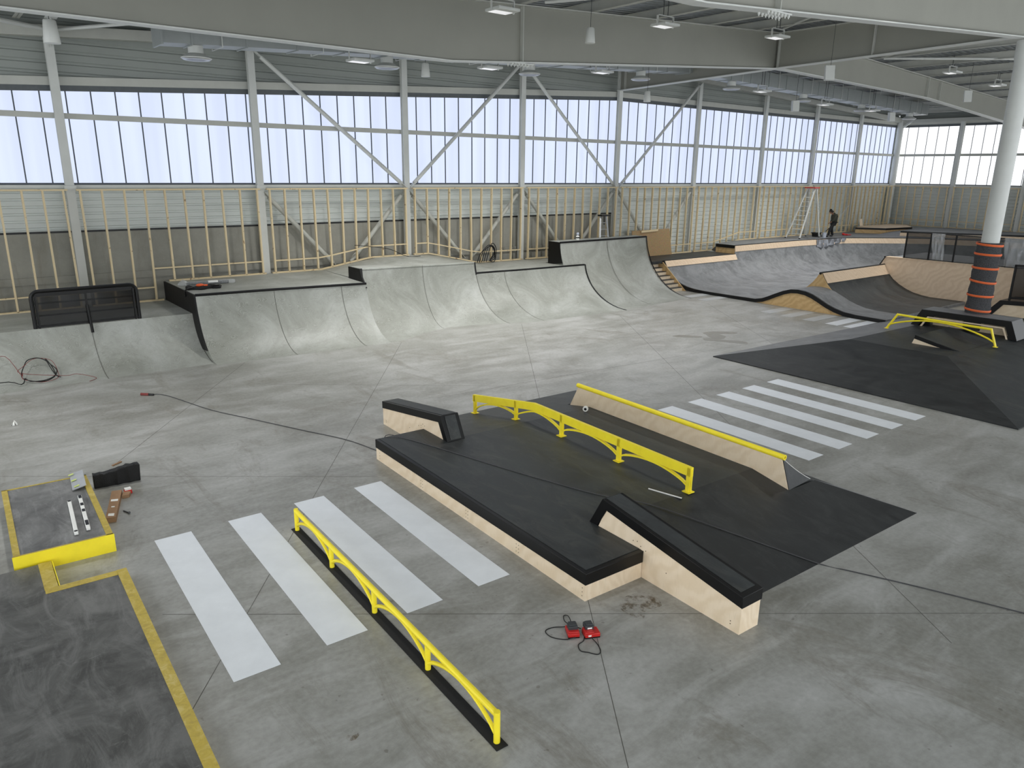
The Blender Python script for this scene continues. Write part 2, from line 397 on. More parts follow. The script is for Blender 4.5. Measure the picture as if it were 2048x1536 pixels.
for i, lb in ((1, 'white steel column on the right wall between the two bright windows'), (2, 'white steel column on the right wall at the right edge')):
    hcol('steel_column', XR - .4, RY[i], eave(XR) + .2, lb, False)

# eave beams between columns
m = MB()
def eb(x0, x1): m.add([(x, y, eave(x) + z) for x in (x0, x1) for y in (26.8, 27.1) for z in (0, .3)], [(0, 1, 3, 2), (4, 6, 7, 5), (0, 4, 5, 1), (2, 3, 7, 6), (0, 2, 6, 4), (1, 5, 7, 3)])
for a, b, lb in ((-6, 27.9, 'sloping white eave beam along the back wall left of the ridge'), (28.0, 57.4, 'sloping white eave beam along the back wall right of the ridge')):
    m = MB(); eb(a, b); tag(m.build('eave_beam', 'steel'), lb, 'beam')
m = MB(); m.box(57.05, 57.35, 4, 26.7, 9.2, 9.45); tag(m.build('eave_beam', 'steel'), 'white eave beam along the top of the right wall', 'beam')

# diagonal bracing tubes
def brace(p, q, lab, r=.075, mat='steelw'):
    t = thing('brace_tube', lab, 'brace', p); p, q = Vector(p), Vector(q); d = (q - p).normalized(); m = MB(); m.tube([p + d * .25, q - d * .25], r, 10); m.build('tube', mat, t)
    m = MB(); m.bar(p, p + d * .4, .02, .2, up=(0, 1, 0)); m.build('end_plate', mat, t); m = MB(); m.bar(q - d * .4, q, .02, .2, up=(0, 1, 0)); m.build('end_plate', mat, t)
yb = 26.8
for p, q, lb in (((9.98, yb, 9.38), (15.75, yb, 4.9), 'long white brace falling right across the third window bay'), ((15.95, yb, 4.9), (21.75, yb, 10.15), 'long white brace rising right across the fourth window bay'),
                 ((22.0, yb, 9.9), (27.75, yb, 4.9), 'long white brace falling right across the fifth window bay'), ((28.05, yb, 4.9), (33.95, yb, 10.2), 'long white brace rising right across the sixth window bay')):
    brace(p, q, lb)
for i in (2, 3, 4, 5):
    a, b = COLX[i], COLX[i + 1]; c = (a + b) / 2
    brace((a + .1, yb + .1, 4.75), (c - .2, yb + .1, 1.9 if i < 4 else 1.7), 'short grey brace behind the studs falling right in wall bay ' + ORD[i], .085, 'steel')
    brace((b - .1, yb + .1, 4.75), (c + .2, yb + .1, 1.9 if i < 4 else 1.7), 'short grey brace behind the studs falling left in wall bay ' + ORD[i], .085, 'steel')

# timber stud frames, one per bay
def stud_frame(P, xs, base, lab, loc, top=4.86, nog=.46, ph=.3):
    t = thing('stud_frame', lab, 'stud frame', loc, 'timber stud frames lining the walls')
    x0, x1 = xs[0], xs[-1]
    m = MB(); m.bar(P(x0, 0, top), P(x1, 0, top), .11, .05); m.build('top_plate', 'pine', t)
    cuts = [x0 + (x1 - x0) * k / 24 for k in range(25)]; m = MB()
    for a, b in zip(cuts, cuts[1:]):
        if abs(base(a + .001) - base(b - .001)) < .3: m.bar(P(a, 0, base(a + .001) + .025), P(b, 0, base(b - .001) + .025), .1, .05)
    m.build('bottom_plate', 'pine', t)
    n = round((x1 - x0) / .6); S = [x0 + .1 + (x1 - x0 - .2) * k / n for k in range(n + 1)]
    for s_ in S:
        j = random.uniform(-.03, .03); m = MB(); m.bar(P(s_ + j, 0, base(s_) + .03), P(s_ + random.uniform(-.02, .02), 0, top - .02), .1, .052, up=P(1, 0, 0, True)); m.build('stud', 'pine', t)
    m = MB()
    for a, b in zip(S, S[1:]):
        q0, q1 = base(a + .01), base(b - .01)
        if abs(q0 - q1) > .3:
            q0 = q1 = max(q0, q1)
            if m.v: m.build('nogging', 'pine', t); m = MB()
        m.bar(P(a + .02, 0, q0 + nog), P(b - .02, 0, q1 + nog), .08, .04)
    m.build('nogging', 'pine', t)
def PBk(u, d, z, vec=False): return (1, 0, 0) if vec else (u, 26.66 - d, z)
def PRk(u, d, z, vec=False): return (0, 1, 0) if vec else (57.0 - d, u, z)
SL = ['behind the left edge', 'behind the black mesh screen', 'over the long quarter pipe', 'over the raised hip', 'left of the middle column', 'behind the tall wall ramp', 'right of the strand board', 'left of the stepladder', 'behind the stepladder', 'behind the stooping worker']
for i in range(0, 10):
    a, b = COLX[i] + .12, min(COLX[i + 1], 56.8) - .12
    stud_frame(PBk, [a, b], deckz, 'pale pine stud frame along the back wall ' + SL[i], ((a + b) / 2, 26.66, deckz((a + b) / 2)))
for i, lb in enumerate(['pale pine stud frame on the right wall next to the corner', 'pale pine stud frame on the right wall behind the round pillar', 'pale pine stud frame on the right wall at the right edge']):
    a, b = RY[i + 1] + .12, RY[i] - .12
    stud_frame(PRk, [a, b], lambda x: 2.1, lb, (57.0, (a + b) / 2, 2.1))

# girders
def girder(P, poly, lab, stiff, loc, fl=.34):
    """poly: bottom line (u, z); the web reaches up to gtop"""
    t = thing('girder', lab, 'girder', loc, 'deep roof girders'); m = MB()
    us = [p[0] for p in poly]; tops = [P(u, 0, 0) for u in us]
    ring = [P(u, -.012, z) for u, z in poly] + [P(u, -.012, gtop(P(u, 0, 0)[0])) for u, z in reversed(poly)]
    e = Vector(P(0, .024, 0)) - Vector(P(0, 0, 0)); m.prism(ring, e); m.build('web', 'girder', t)
    m = MB()
    for (a, za), (b, zb) in zip(poly, poly[1:]):
        v = [P(a, -fl / 2, za), P(b, -fl / 2, zb), P(b, fl / 2, zb), P(a, fl / 2, za)]; m.prism(v, (0, 0, -.03))
    m.build('bottom_flange', 'steelw', t)
    m = MB()
    for (a, za), (b, zb) in zip(poly, poly[1:]):
        v = [P(a, -fl / 2, gtop(P(a, 0, 0)[0])), P(b, -fl / 2, gtop(P(b, 0, 0)[0])), P(b, fl / 2, gtop(P(b, 0, 0)[0])), P(a, fl / 2, gtop(P(a, 0, 0)[0]))]; m.prism(v, (0, 0, .03))
    m.build('top_flange', 'steel', t)
    def zb_(u):
        for (a, za), (b, zb) in zip(poly, poly[1:]):
            if a <= u <= b: return za + (zb - za) * (u - a) / (b - a)
    for u in stiff:
        m = MB(); zb = zb_(u); zt = gtop(P(u, 0, 0)[0]); m.prism([P(u - .012, -fl / 2 + .02, zb), P(u + .012, -fl / 2 + .02, zb), P(u + .012, fl / 2 - .02, zb), P(u - .012, fl / 2 - .02, zb)], (0, 0, zt - zb)); m.build('stiffener', 'steel', t)
    return t, zb_
def splice(t, P, zb_, u):
    m = MB(); z = zb_(u) - .03; m.prism([P(u - .42, -.15, z), P(u + .42, -.15, z), P(u + .42, .15, z), P(u - .42, .15, z)], (0, 0, -.03)); s = m.build('splice_plate', 'steelw', t)
    m = MB()
    for k in range(7):
        for d in (-.11, .11): m.lathe(P(u - .36 + k * .12, d, z - .1), [(.012, 0), (.012, .03), (.028, .03), (.028, .1)], 8)
    m.build('bolts', 'steelw', s)
YA, YD = 18.46, 9.75
PA = lambda u, d, z: (u, YA + d, z)
PD = lambda u, d, z: (u, YD + d, z)
PBm = lambda u, d, z: (27.9 + d, u, z)
PC = PA
botA = [(-6, 8.5), (12.35, 8.5), (27.88, 9.64)]
g, zf = girder(PA, botA, 'deep grey roof girder crossing the top of the picture left of the ridge', [14.85], (11, YA, 8.5)); splice(g, PA, zf, 14.85)
g, zf = girder(PD, [(-6, 8.55), (12.12, 8.64), (27.7, 9.74)], 'deep grey roof girder at the top right corner running to the round pillar', [14.5], (11, YD, 8.5)); splice(g, PD, zf, 14.5)
girder(PC, [(27.92, 9.66), (41.3, 9.42), (48.7, 8.97), (57.2, 8.46)], 'deep grey roof girder running on from the ridge to the right wall', [41.2, 42.6], (42, YA, 8.5))
girder(PBm, [(9.9, 9.8), (18.46, 9.64), (26.95, 9.4)], 'deep grey ridge girder from the back wall to the round pillar', [14.5, 18.3, 26.5], (27.9, 18, 9.4))

# roof deck and purlins
rf = thing('ceiling', 'ribbed galvanised roof deck over the hall', 'ceiling', (28, 15, 11), kind='structure')
for xa, xb, nm in ((-9, 28, 'left_slope'), (28, 58, 'right_slope')):
    m = MB(); prof = []; y = -8.0
    while y < 27.5:
        prof += [(y, 0), (y + .14, 0), (y + .17, .09), (y + .27, .09)]; y += .3
    zz = lambda x: gtop(x) + .36
    k = len(prof); m.add([(xa, y, zz(xa) + e) for y, e in prof] + [(xb, y, zz(xb) + e) for y, e in prof], [(i, i + 1, i + 1 + k, i + k) for i in range(k - 1)])
    m.add([(xa, -8, zz(xa) + .2), (xb, -8, zz(xb) + .2), (xb, 27.6, zz(xb) + .2), (xa, 27.6, zz(xa) + .2)], [(0, 1, 2, 3)])
    m.build(nm, 'deck', rf, recalc=False)
def purlin(x, lab):
    z = gtop(x) + .04; m = MB(); m.box(x - .006, x + .006, 2.6, 26.9, z, z + .3); m.box(x - .09, x + .09, 2.6, 26.9, z, z + .016); m.box(x - .09, x + .09, 2.6, 26.9, z + .284, z + .3)
    tag(m.build('purlin', 'steel'), lab, 'purlin', 'roof purlins')
for k in range(9): purlin(26.4 - 2.9 * k, 'white steel purlin on the left roof slope, %s from the ridge' % ORD[k])
for k in range(10): purlin(29.4 + 2.9 * k, 'white steel purlin on the right roof slope, %s from the ridge' % ORD[k])
for x0, x1, y0, y1, lb in ((15.3, 20.6, 17.9, 10.3, 'white roof brace tube running from the middle splice towards the pillar'), (27.2, 21.2, 17.8, 10.4, 'white roof brace tube left of the ridge'),
                           (29.5, 35.2, 10.4, 17.9, 'white roof brace tube right of the ridge'), (41, 35.4, 10.4, 17.9, 'white roof brace tube crossing above the right girder'), (3.9, -2, 26.7, 21.5, 'white roof brace tube at the top left corner'), (4.1, 9.8, 26.7, 20.5, 'thin white roof brace beside the left column head')):
    m = MB(); m.tube([(x0, y0, gtop(x0) - .03 + (.1 if y0 < 20 else -.2)), (x1, y1, gtop(x1) + (.07 if y0 < 20 else -.1))], .06 if x1 < 9 else .05, 8); tag(m.build('roof_brace', 'steelw'), lb, 'brace')
m = MB(); m.bar((3.93, 26.9, 9.1), (3.93, 25.9, 9.6), .02, .5); m.bar((3.93, 26.0, 9.55), (3.93, 25.0, 9.62), .3, .02); tag(m.build('gusset_bracket', 'steelw'), 'white gusset bracket at the head of the left wall column', 'bracket')

# air duct with diffusers
zd = lambda x: (8.76 + (x - 6) * .0485) if x < 28 else (9.83 - (x - 28) * .0235)
t = thing('air_duct', 'long rectangular galvanised air duct under the roof along the back wall', 'duct', (28, 23, 9))
XS = [5.95, 27.9, 51.2]
m = MB()
for a, b in ((5.95, 27.95), (27.95, 51.2)): m.add([(x, y, zd(x) + z) for x in (a, b) for y in (22.55, 23.35) for z in (0, .62)], [(0, 1, 3, 2), (4, 6, 7, 5), (0, 4, 5, 1), (2, 3, 7, 6), (0, 2, 6, 4), (1, 5, 7, 3)])
m.build('duct_body', 'duct', t)
m = MB(); m.box(5.9, 5.955, 22.5, 23.4, zd(5.95) - .05, zd(5.95) + .67); m.build('end_cap', 'duct', t)
x = 6.7
while x < 51.3:
    m = MB(); m.box(x - .02, x + .02, 22.52, 23.38, zd(x) - .03, zd(x) + .65); m.build('duct_flange', 'duct', t); x += 1.5
x = 7.5
while x < 51:
    m = MB(); m.tube([(x, 22.5, gtop(x) + .42), (x, 22.5, zd(x) - .05), (x, 23.4, zd(x) - .05), (x, 23.4, gtop(x) + .42)], .014, 5); m.build('hanger', 'steelw', t); x += 3
DL = ['at the left end of the duct', 'second along the duct from the left', 'under the middle column head', 'fourth along the duct, left of the ridge', 'fifth along the duct, just right of the ridge', 'sixth along the duct from the left', 'second from the right end of the duct', 'at the right end of the duct in front of the corner']
d0 = None
for k, (x, z) in enumerate([(q, zd(q) - .33) for q in (6.9, 12.9, 18.93, 25.0, 31.3, 37.5, 43.6, 49.6)]):
    lab = 'round white air diffuser ' + DL[k]
    if d0 is None:
        d0 = thing('air_diffuser', lab, 'diffuser', (x, 22.95, z), 'round air diffusers under the duct')
        m = MB(); m.lathe((x, 22.95, z), [(.2, .12), (.2, .34)], 24); m.build('neck', 'steelw', d0)
        m = MB(); m.lathe((x, 22.95, z), [(.40, 0), (.41, .02), (.36, .05), (.23, .13), (.2, .13)], 28); m.build('cone', 'steelw', d0)
        m = MB()
        for r0 in (.1, .18, .27, .35): m.lathe((x, 22.95, z), [(r0, -.03), (r0 + .035, -.005), (r0 + .03, .0), (r0 - .01, -.02)], 24)
        m.build('rings', 'alu', d0)
    else: dup(d0, (x, 22.95, z), lab)

# hanging loudspeakers
def cone_speaker(x, y, z, lab, s=1):
    t = thing('pendant_speaker', lab, 'speaker', (x, y, z), 'hanging loudspeakers'); m = MB(); m.lathe((x, y, z), [(.145 * s, 0), (.15 * s, .01), (.115 * s, .4 * s), (.1 * s, .42 * s)], 24); m.build('housing', 'steelw', t)
    m = MB(); m.tube([(x, y, z + .42 * s), (x, y, gtop(x) + .44)], .008, 5); m.build('cable', 'darkgrey', t)
def box_speaker(x, y, z, lab, rz):
    t = thing('box_speaker', lab, 'speaker', (x, y, z), 'hanging loudspeakers'); Rm = Matrix.Rotation(rz, 3, 'Z'); T = lambda a, b, c: Vector((x, y, z)) + Rm @ Vector((a, b, c)); m = MB()
    m.prism([T(-.14, -.16, 0), T(.14, -.16, 0), T(.14, .16, 0), T(-.14, .16, 0)], T(0, .03, .5) - T(0, 0, 0)); m.build('housing', 'steelw', t)
    m = MB(); m.tube([T(.09 * math.cos(q), -.17 + .02, .26 + .14 * math.sin(q)) for q in [2 * PI * i / 16 for i in range(17)]], .012, 6, caps=False); m.build('grille_ring', 'darkgrey', t)
    m = MB(); m.tube([T(0, 0, .5), (x, y, gtop(x) + .44)], .008, 5); m.build('cable', 'darkgrey', t)
cone_speaker(3.07, 20.5, 8.2, 'white conical hanging speaker at the top left corner', 1.15)
cone_speaker(14.09, 22.5, 8.55, 'white conical hanging speaker left of the middle column')
cone_speaker(24.98, 22.5, 8.44, 'white conical hanging speaker under the ridge girder')
cone_speaker(16.57, 17.3, 9.25, 'white conical hanging speaker in front of the big roof girder')
box_speaker(35.82, 22.3, 8.65, 'white box speaker hanging over the wooden ramp', .9); box_speaker(46.0, 22.3, 8.65, 'white box speaker hanging near the far corner', .9)
box_speaker(27.4, 15.8, 8.95, 'white box speaker hanging below the ridge girder', .7); box_speaker(40.2, 16.0, 9.0, 'white box speaker hanging in front of the right girder', .5)

# panel lamps with area lights; the out-of-frame ones are added to brighten the hall
def lamp_light(x, y, z, p):
    l = bpy.data.lights.new('lamp_light', 'AREA'); l.shape = 'SQUARE'; l.size = .6; l.spread = R(112); l.energy = p; l.color = (1, .99, .96)
    o = bpy.data.objects.new('lamp_light', l); COL.objects.link(o); o.location = (x, y, z - .02)
for x, y, z, lab in ((12.68, 16.5, 9.5, 'flat white panel lamp at the top middle left of the girder stiffener'), (18.93, 16.5, 9.88, 'flat white panel lamp in the second roof bay left of the ridge'), (24.89, 16.5, 10.2, 'flat white panel lamp just left of the ridge girder'),
                     (38.1, 16, 10.1, 'flat white panel lamp right of the ridge near the roof brace'), (43.4, 16, 9.95, 'flat white panel lamp close to the round pillar'),
                     (11.55, 22.2, 8.75, 'flat white panel lamp under the duct by the second diffuser'), (16.53, 22.2, 8.98, 'flat white panel lamp under the duct left of the middle column'), (21.99, 22.2, 9.3, 'flat white panel lamp under the duct right of the middle column'),
                     (32.7, 22.2, 9.35, 'flat white panel lamp in front of the seventh wall column'), (38.4, 22.2, 9.1, 'flat white panel lamp in front of the eighth wall column'), (43.45, 22.2, 9.08, 'flat white panel lamp in front of the ninth wall column'),
                     (3, 16.5, 9.3, 'flat white panel lamp added out of frame above the left floor'), (-3, 21, 8.9, 'flat white panel lamp added out of frame at the far left'), (3, 9, 9.3, 'flat white panel lamp added out of frame above the crossing stripes'),
                     (11, 8.5, 9.6, 'flat white panel lamp added out of frame above the fun box'), (19, 8.5, 9.8, 'flat white panel lamp added out of frame above the hipped box'), (34, 9, 10.1, 'flat white panel lamp added out of frame right of the pillar')):
    lamp_light(x, y, z, LAMP_W * (1.35 if y > 20 else 1 if y > 12 else .45))
    t = thing('panel_lamp', lab, 'lamp', (x, y, z), 'flat panel lamps under the roof')
    m = MB(); m.box(x - .34, x + .34, y - .3, y + .3, z, z + .07); m.build('housing', 'steelw', t, bevel=.01)
    m = MB(); m.box(x - .28, x + .28, y - .06, y + .26, z - .006, z); m.build('lens', 'lamp', t)
    m = MB()
    for s in (-1, 1): m.box(x + s * .36 - .01, x + s * .36 + .01, y - .03, y + .03, z - .02, z + .3)
    m.box(x - .37, x + .37, y - .03, y + .03, z + .28, z + .3); m.build('bracket', 'steelw', t)
    for s in (-.1, .1): m = MB(); m.tube([(x + s, y, z + .3), (x + s, y, gtop(x) + .44)], .012, 5); m.build('hanger', 'darkgrey', t)

# big round pillar by the bench
t = thing('round_pillar', 'big round white pillar wrapped in grey felt with orange straps', 'pillar', (28.2, 9.75, .5))
m = MB(); m.lathe((28.2, 9.75, .5), [(.27, 0), (.27, 8.55), (.3, 8.7), (.3, 9.2)], 32); m.build('shaft', 'steelw', t)
m = MB(); rr = []
for i in range(16):
    rr.append((.37 + .018 * math.sin(i * 2.1), .02 + i * .197))
m.lathe((28.2, 9.75, .5), rr, 32); fe = m.build('felt_wrap', 'felt', t)
for k, (z, tilt) in enumerate([(.72, .01), (1.21, .005), (1.69, .015), (2.14, .005), (2.6, .005), (2.92, .01)]):
    m = MB(); m.tube([(28.2 + .398 * math.cos(a), 9.75 + .398 * math.sin(a), .5 + z + tilt * math.sin(a)) for a in [2 * PI * i / 32 for i in range(33)]], .012, 4)
    for v in m.v: v.z = .5 + z + (v.z - .5 - z) * 3
    m.build('strap', 'orange', fe)

# ------------------------------------------------------------------ concrete quarter pipes along the back
def arc(x, yf, yc, zc, n=14, tm=R(84)):
    return [(x, yf + (yc - yf) * math.sin(tm * i / n) / math.sin(tm), zc * (1 - math.cos(tm * i / n)) / (1 - math.cos(tm))) for i in range(n + 1)]
def ramp_solid(st, mats='conc', name='ramp_body', parent=None):
    """st: stations (x, yfoot, ycoping, zcoping, [(y, z) ... deck points])"""
    rings = [arc(x, yf, yc, zc) + [(x, y, z) for y, z in dk] + [(x, YB, 0)] for x, yf, yc, zc, dk in st]
    m = MB(); m.loft(rings); return m.build(name, mats, parent, ang=30)
def crack(x, yf, yc, zc, parent, n=14, name='surface_joint', w=.012, mat='joint', off=.012, t0=0):
    A = arc(x, yf, yc, zc, n)[t0:]; m = MB(); L_ = [Vector(p) + Vector((-w / 2, -off, off * .5)) for p in A]; R_ = [p + Vector((w, 0, 0)) for p in L_]
    D = Vector((0, .02, -.02))
    k = len(A); m.add(L_ + R_ + [p + D for p in L_] + [p + D for p in R_], [(i, i + k, i + k + 1, i + 1) for i in range(k - 1)] + [(i + 2 * k, i + 2 * k + 1, i + 3 * k + 1, i + 3 * k) for i in range(k - 1)]); return m.build(name, mat, parent, recalc=False)
YB = 26.74
t = thing('bank_ramp', 'low curved concrete bank at the left below the black mesh screen', 'ramp', (2, 24, 0))
ramp_solid([(x, 22.06 - .03 * (x + 6) / 12, 23.68, 1.25, [(YB, 1.25)]) for x in (-7, -3, 1, 6.28)], parent=t)
crack(3.47, 22.02, 23.68, 1.25, t)
t = thing('quarter_pipe', 'long concrete quarter pipe with a black steel lip on the left', 'ramp', (9, 24, 0))
Q1 = [(6.3, 21.8, 23.32, 1.87, [(YB, 1.87)]), (8.5, 21.65, 23.27, 1.85, [(YB, 1.87)]), (10.3, 21.48, 23.2, 1.82, [(YB, 1.87)]), (11.93, 21.45, 23.15, 1.79, [(YB, 1.87)])]
ramp_solid(Q1, parent=t)
m = MB(); m.tube([(x, yc + .02, zc - .02) for x, yf, yc, zc, d in Q1], .045, 8); m.build('coping', 'black', t)
m = MB(); A = arc(6.3, 21.8, 23.32, 1.87); B = arc(6.28, 22.0, 23.68, 1.25)
ring = [p for p in A if p[2] > .2] + [(6.3, YB, 1.87), (6.3, YB, 1.2), (6.3, 23.72, 1.2)] + [(6.3, y - .02, z) for _, y, z in reversed(B) if .25 < z < 1.2]
m.prism([(6.3, y, z) for _, y, z in ring], (-.05, 0, 0)); m.build('side_panel', 'blackmat', t)
crack(8.7, 21.64, 23.27, 1.85, t); crack(11.0, 21.45, 23.18, 1.81, t)
t = thing('hip_extension', 'raised concrete hip with a black left cheek in the middle of the quarter pipes', 'ramp', (14.5, 24, 0))
HX = [(11.94, 21.45, 23.55, 2.24, 1.85, 1.87), (12.6, 21.6, 23.62, 2.22, 1.97, 1.97), (13.3, 21.95, 23.68, 2.2, 2.08, 2.08), (14.2, 22.3, 23.76, 2.18, 2.19, 2.2), (15.0, 22.42, 23.85, 2.15, 2.16, 2.2), (15.8, 22.3, 23.93, 2.12, 2.13, 2.2), (16.6, 22.0, 24.0, 2.1, 2.1, 2.18), (17.16, 21.72, 24.05, 2.08, 2.06, 2.1)]
ramp_solid([(x, yf, yc, zc, [(yc + .85, zc), (yc + .87, zm), (YB, zb)]) for x, yf, yc, zc, zm, zb in HX], parent=t)
m = MB(); m.tube([(x, yc + .03, zc - .035) for x, yf, yc, zc, a, b in HX], .05, 8); m.build('coping', 'conc', t)
A = arc(11.94, 21.45, 23.55, 2.24); m = MB(); m.prism([(11.94, y, z) for y, z in ((23.1, 1.62), (23.42, 2.0), (23.54, 2.235), (24.4, 2.235), (24.4, 1.62))], (-.05, 0, 0)); m.build('side_panel', 'blackmat', t)
crack(17.18, 21.72, 24.05, 2.08, t, name='edge_strip', w=.06, mat='black', off=.02, t0=12); crack(14.6, 22.38, 23.8, 2.16, t); crack(17.18, 21.72, 24.05, 2.08, t)
crack(11.96, 21.45, 23.55, 2.24, t, name='edge_strip', w=.06, mat='black', off=.02, t0=11)
t = thing('quarter_pipe', 'short concrete quarter pipe with a black lip between the hip and the tall wall', 'ramp', (20, 24, 0))
Q2 = [(17.17, 21.72, 24.03, 1.66, [(YB, 2.09)]), (18.2, 21.4, 23.98, 1.66, [(YB, 1.87)]), (19.2, 21.33, 23.93, 1.65, [(YB, 1.66)]), (21.9, 21.18, 23.8, 1.65, [(YB, 1.64)]), (22.95, 21.15, 23.75, 1.65, [(YB, 1.63)])]
ramp_solid(Q2[:-1], parent=t)
m = MB(); m.loft([arc(x, yf, yc, zc) + [(x, y + .12 * z / zc, z) for x, y, z in reversed(arc(x, yf, yc, zc))][:-1] for x, yf, yc, zc, d in Q2[-2:]]); m.build('ramp_shell', 'conc', t, ang=30)
m = MB(); m.tube([(x, yc + .02, zc - .015) for x, yf, yc, zc, d in Q2], .04, 8); m.build('coping', 'black', t)
crack(22.96, 21.15, 23.75, 1.65, t, name='edge_strip', w=.07, mat='black', off=.02); crack(18.6, 21.36, 23.96, 1.65, t)
t = thing('wall_ramp', 'tall concrete wall ramp with a narrow black edged top', 'ramp', (25, 24, 0))
TS = [(21.95, 21.3, 24.3, 2.62), (24, 21.3, 24.35, 2.62), (26, 21.42, 24.42, 2.62), (27.72, 21.55, 24.5, 2.62)]
rings = [arc(x, yf, yc, zc, 18, R(88)) + [(x, yc + .75, zc), (x, yc + .75, 0)] for x, yf, yc, zc in TS]
m = MB(); m.loft(rings); m.build('ramp_body', 'conc', t, ang=30)
m = MB(); m.tube([(x, yc + .01, zc - .02) for x, yf, yc, zc in TS], .045, 8); m.build('coping', 'black', t)
A = [p for p in arc(21.95, 21.3, 24.3, 2.62, 18, R(88)) if p[2] > 1.55]; m = MB(); m.prism([(21.95, y, z) for _, y, z in A] + [(21.95, 25.05, 2.62), (21.95, 25.05, 1.6)], (-.03, 0, 0)); m.build('side_panel', 'black', t)
crack(27.73, 21.55, 24.5, 2.62, t, n=18, name='edge_strip', w=.05, mat='black', off=.02); crack(24.9, 21.36, 24.38, 2.62, t)
m = MB(); m.box(21.93, 27.75, 25.3, YB, 0, 1.63); tag(m.build('concrete_deck', 'conc'), 'flat concrete deck behind the tall wall ramp', 'deck')

# black mesh screen standing on the low bank
def screen(x0, x1, y, z0, z1):
    t = thing('mesh_screen', 'black framed mesh screen standing on the low concrete bank', 'screen', ((x0 + x1) / 2, y, z0)); r = .2; P = [(x0, y, z0)]
    P += [(x0 + r - r * math.cos(a), y, z1 - r + r * math.sin(a)) for a in [PI / 2 * i / 6 for i in range(7)]]
    P += [(x1 - r + r * math.sin(a), y, z1 - r + r * math.cos(a)) for a in [PI / 2 * i / 6 for i in range(7)]] + [(x1, y, z0)]
    m = MB(); m.tube(P, .05, 8); m.build('frame', 'black', t)
    m = MB(); i_ = .1; m.bar((x0 + i_, y, z0), (x0 + i_, y, z1 - .1), .12, .04); m.bar((x1 - i_, y, z0), (x1 - i_, y, z1 - .1), .12, .04); m.bar((x0, y, z1 - .1), (x1, y, z1 - .1), .04, .1); m.bar((x0, y, z0 + .05), (x1, y, z0 + .05), .04, .06); m.build('inner_frame', 'black', t)
    for k in (1, 2): m = MB(); zz = z0 + (z1 - z0) * k / 3; m.bar((x0, y + .03, zz), (x1, y + .03, zz), .03, .045); m.build('crossbar', 'black', t)
    xm = (x0 + x1) / 2; m = MB(); m.bar((xm, y + .02, z0), (xm, y + .02, z1), .06, .05); m.tube([(xm, y - .02, z0 + .55), (xm + .01, y - .16, z0 - .02), (xm + .01, y - .24, z0 - .22)], .04, 8); m.build('post', 'black', t)
    m = MB(); m.box(x0 + .05, x1 - .05, y - .004, y + .004, z0 + .05, z1 - .08); m.build('mesh_panel', 'smoke', t)
screen(2.14, 4.78, 23.74, 1.25, 2.27)

# ------------------------------------------------------------------ wooden stairs, mini ramp, spine and decks at the back right
t = thing('stair_flight', 'plywood stairs between the tall wall ramp and the wooden ramp', 'stairs', (28.5, 24.4, 0)); nst = 8
for k in range(nst):
    y = 23.3 + k * .27; z = 1.32 * (k + 1) / nst
    m = MB(); m.box(27.78, 29.25, y, y + .03, 1.32 * k / nst, z - .02); m.build('riser', 'ply', t)
    if k < nst - 1: m = MB(); m.box(27.78, 29.25, y - .01, y + .29, z - .02, z); m.build('tread', 'skate', t)
m = MB(); m.prism([(29.25, 23.1, 0), (29.25, 25.4, 0), (29.25, 25.4, 1.3), (29.25, 24.7, 1.3)], (.04, 0, 0)); m.build('side_cheek', 'plyd', t)
XW0, XW1 = 29.3, 36.9
TR_ = [(24.66, 1.32), (24.47, .98), (24.2, .70), (23.9, .49), (23.5, .31), (23.1, .2), (22.6, .14), (22.1, .12)]
prof = TR_ + [ (20.6, .12), (19.2, .14), (18.85, .22), (18.55, .35), (18.2, .52), (17.85, .68), (17.5, .79), (17.15, .82), (16.8, .79), (16.45, .69), (16.1, .54), (15.75, .38), (15.4, .26), (15.0, .17), (14.5, .13), (13.3, .12)]
wr_ = thing('mini_ramp', 'wooden mini ramp with a rolling hump and a wide black side edge', 'ramp', (33, 19, 0))
flat = TR_ + [(13.3, .12)]
m = MB(); m.loft([[(x, y, z) for y, z in prof] + [(x, 13.3, 0), (x, 24.66, 0)] for x in (XW0 + .06, 31.12)]); m.build('roller_section', 'skate3', wr_, ang=30)
m = MB(); m.loft([[(x, y, z) for y, z in flat] + [(x, 13.3, 0), (x, 24.66, 0)] for x in (31.12, 35.3)]); m.build('ramp_body', 'skate3', wr_, ang=30)
m = MB(); m.box(35.3, 36.88, 13.3, 22.1, 0, .12); m.box(36.88, 46, 17.45, 22.1, 0, .12); m.build('bowl_floor', 'skate3', wr_)
m = MB(); m.add([(x, y, z + .004) for x in (31.12, 36.9) for y, z in ((17.2, .12), (13.35, .12))], [(0, 1, 3, 2)]); m.build('front_floor', 'skate', wr_, recalc=False)
m = MB(); ed = []
ring_t = [(y, z + .012) for y, z in prof]; ring_b = []
for i, (y, z) in enumerate(prof):
    a = prof[max(i - 1, 0)]; b = prof[min(i + 1, len(prof) - 1)]; ty, tz = b[0] - a[0], b[1] - a[1]; l = math.hypot(ty, tz); ny, nz = tz / l, -ty / l
    if nz > 0: ny, nz = -ny, -nz
    ring_b.append((y + ny * .15, max(z + nz * .15, 0)))
k = len(prof); vs = [(x, y, z) for x in (XW0, XW0 + .09) for y, z in ring_t + ring_b]
fs = []
for i in range(k - 1):
    for o_ in (0, 2 * k): fs.append((o_ + i, o_ + i + 1, o_ + k + i + 1, o_ + k + i))
    fs.append((i, i + 1, 2 * k + i + 1, 2 * k + i)); fs.append((k + i, k + i + 1, 3 * k + i + 1, 3 * k + i))
m.add(vs, fs); m.build('black_edge', 'black', wr_, recalc=True)
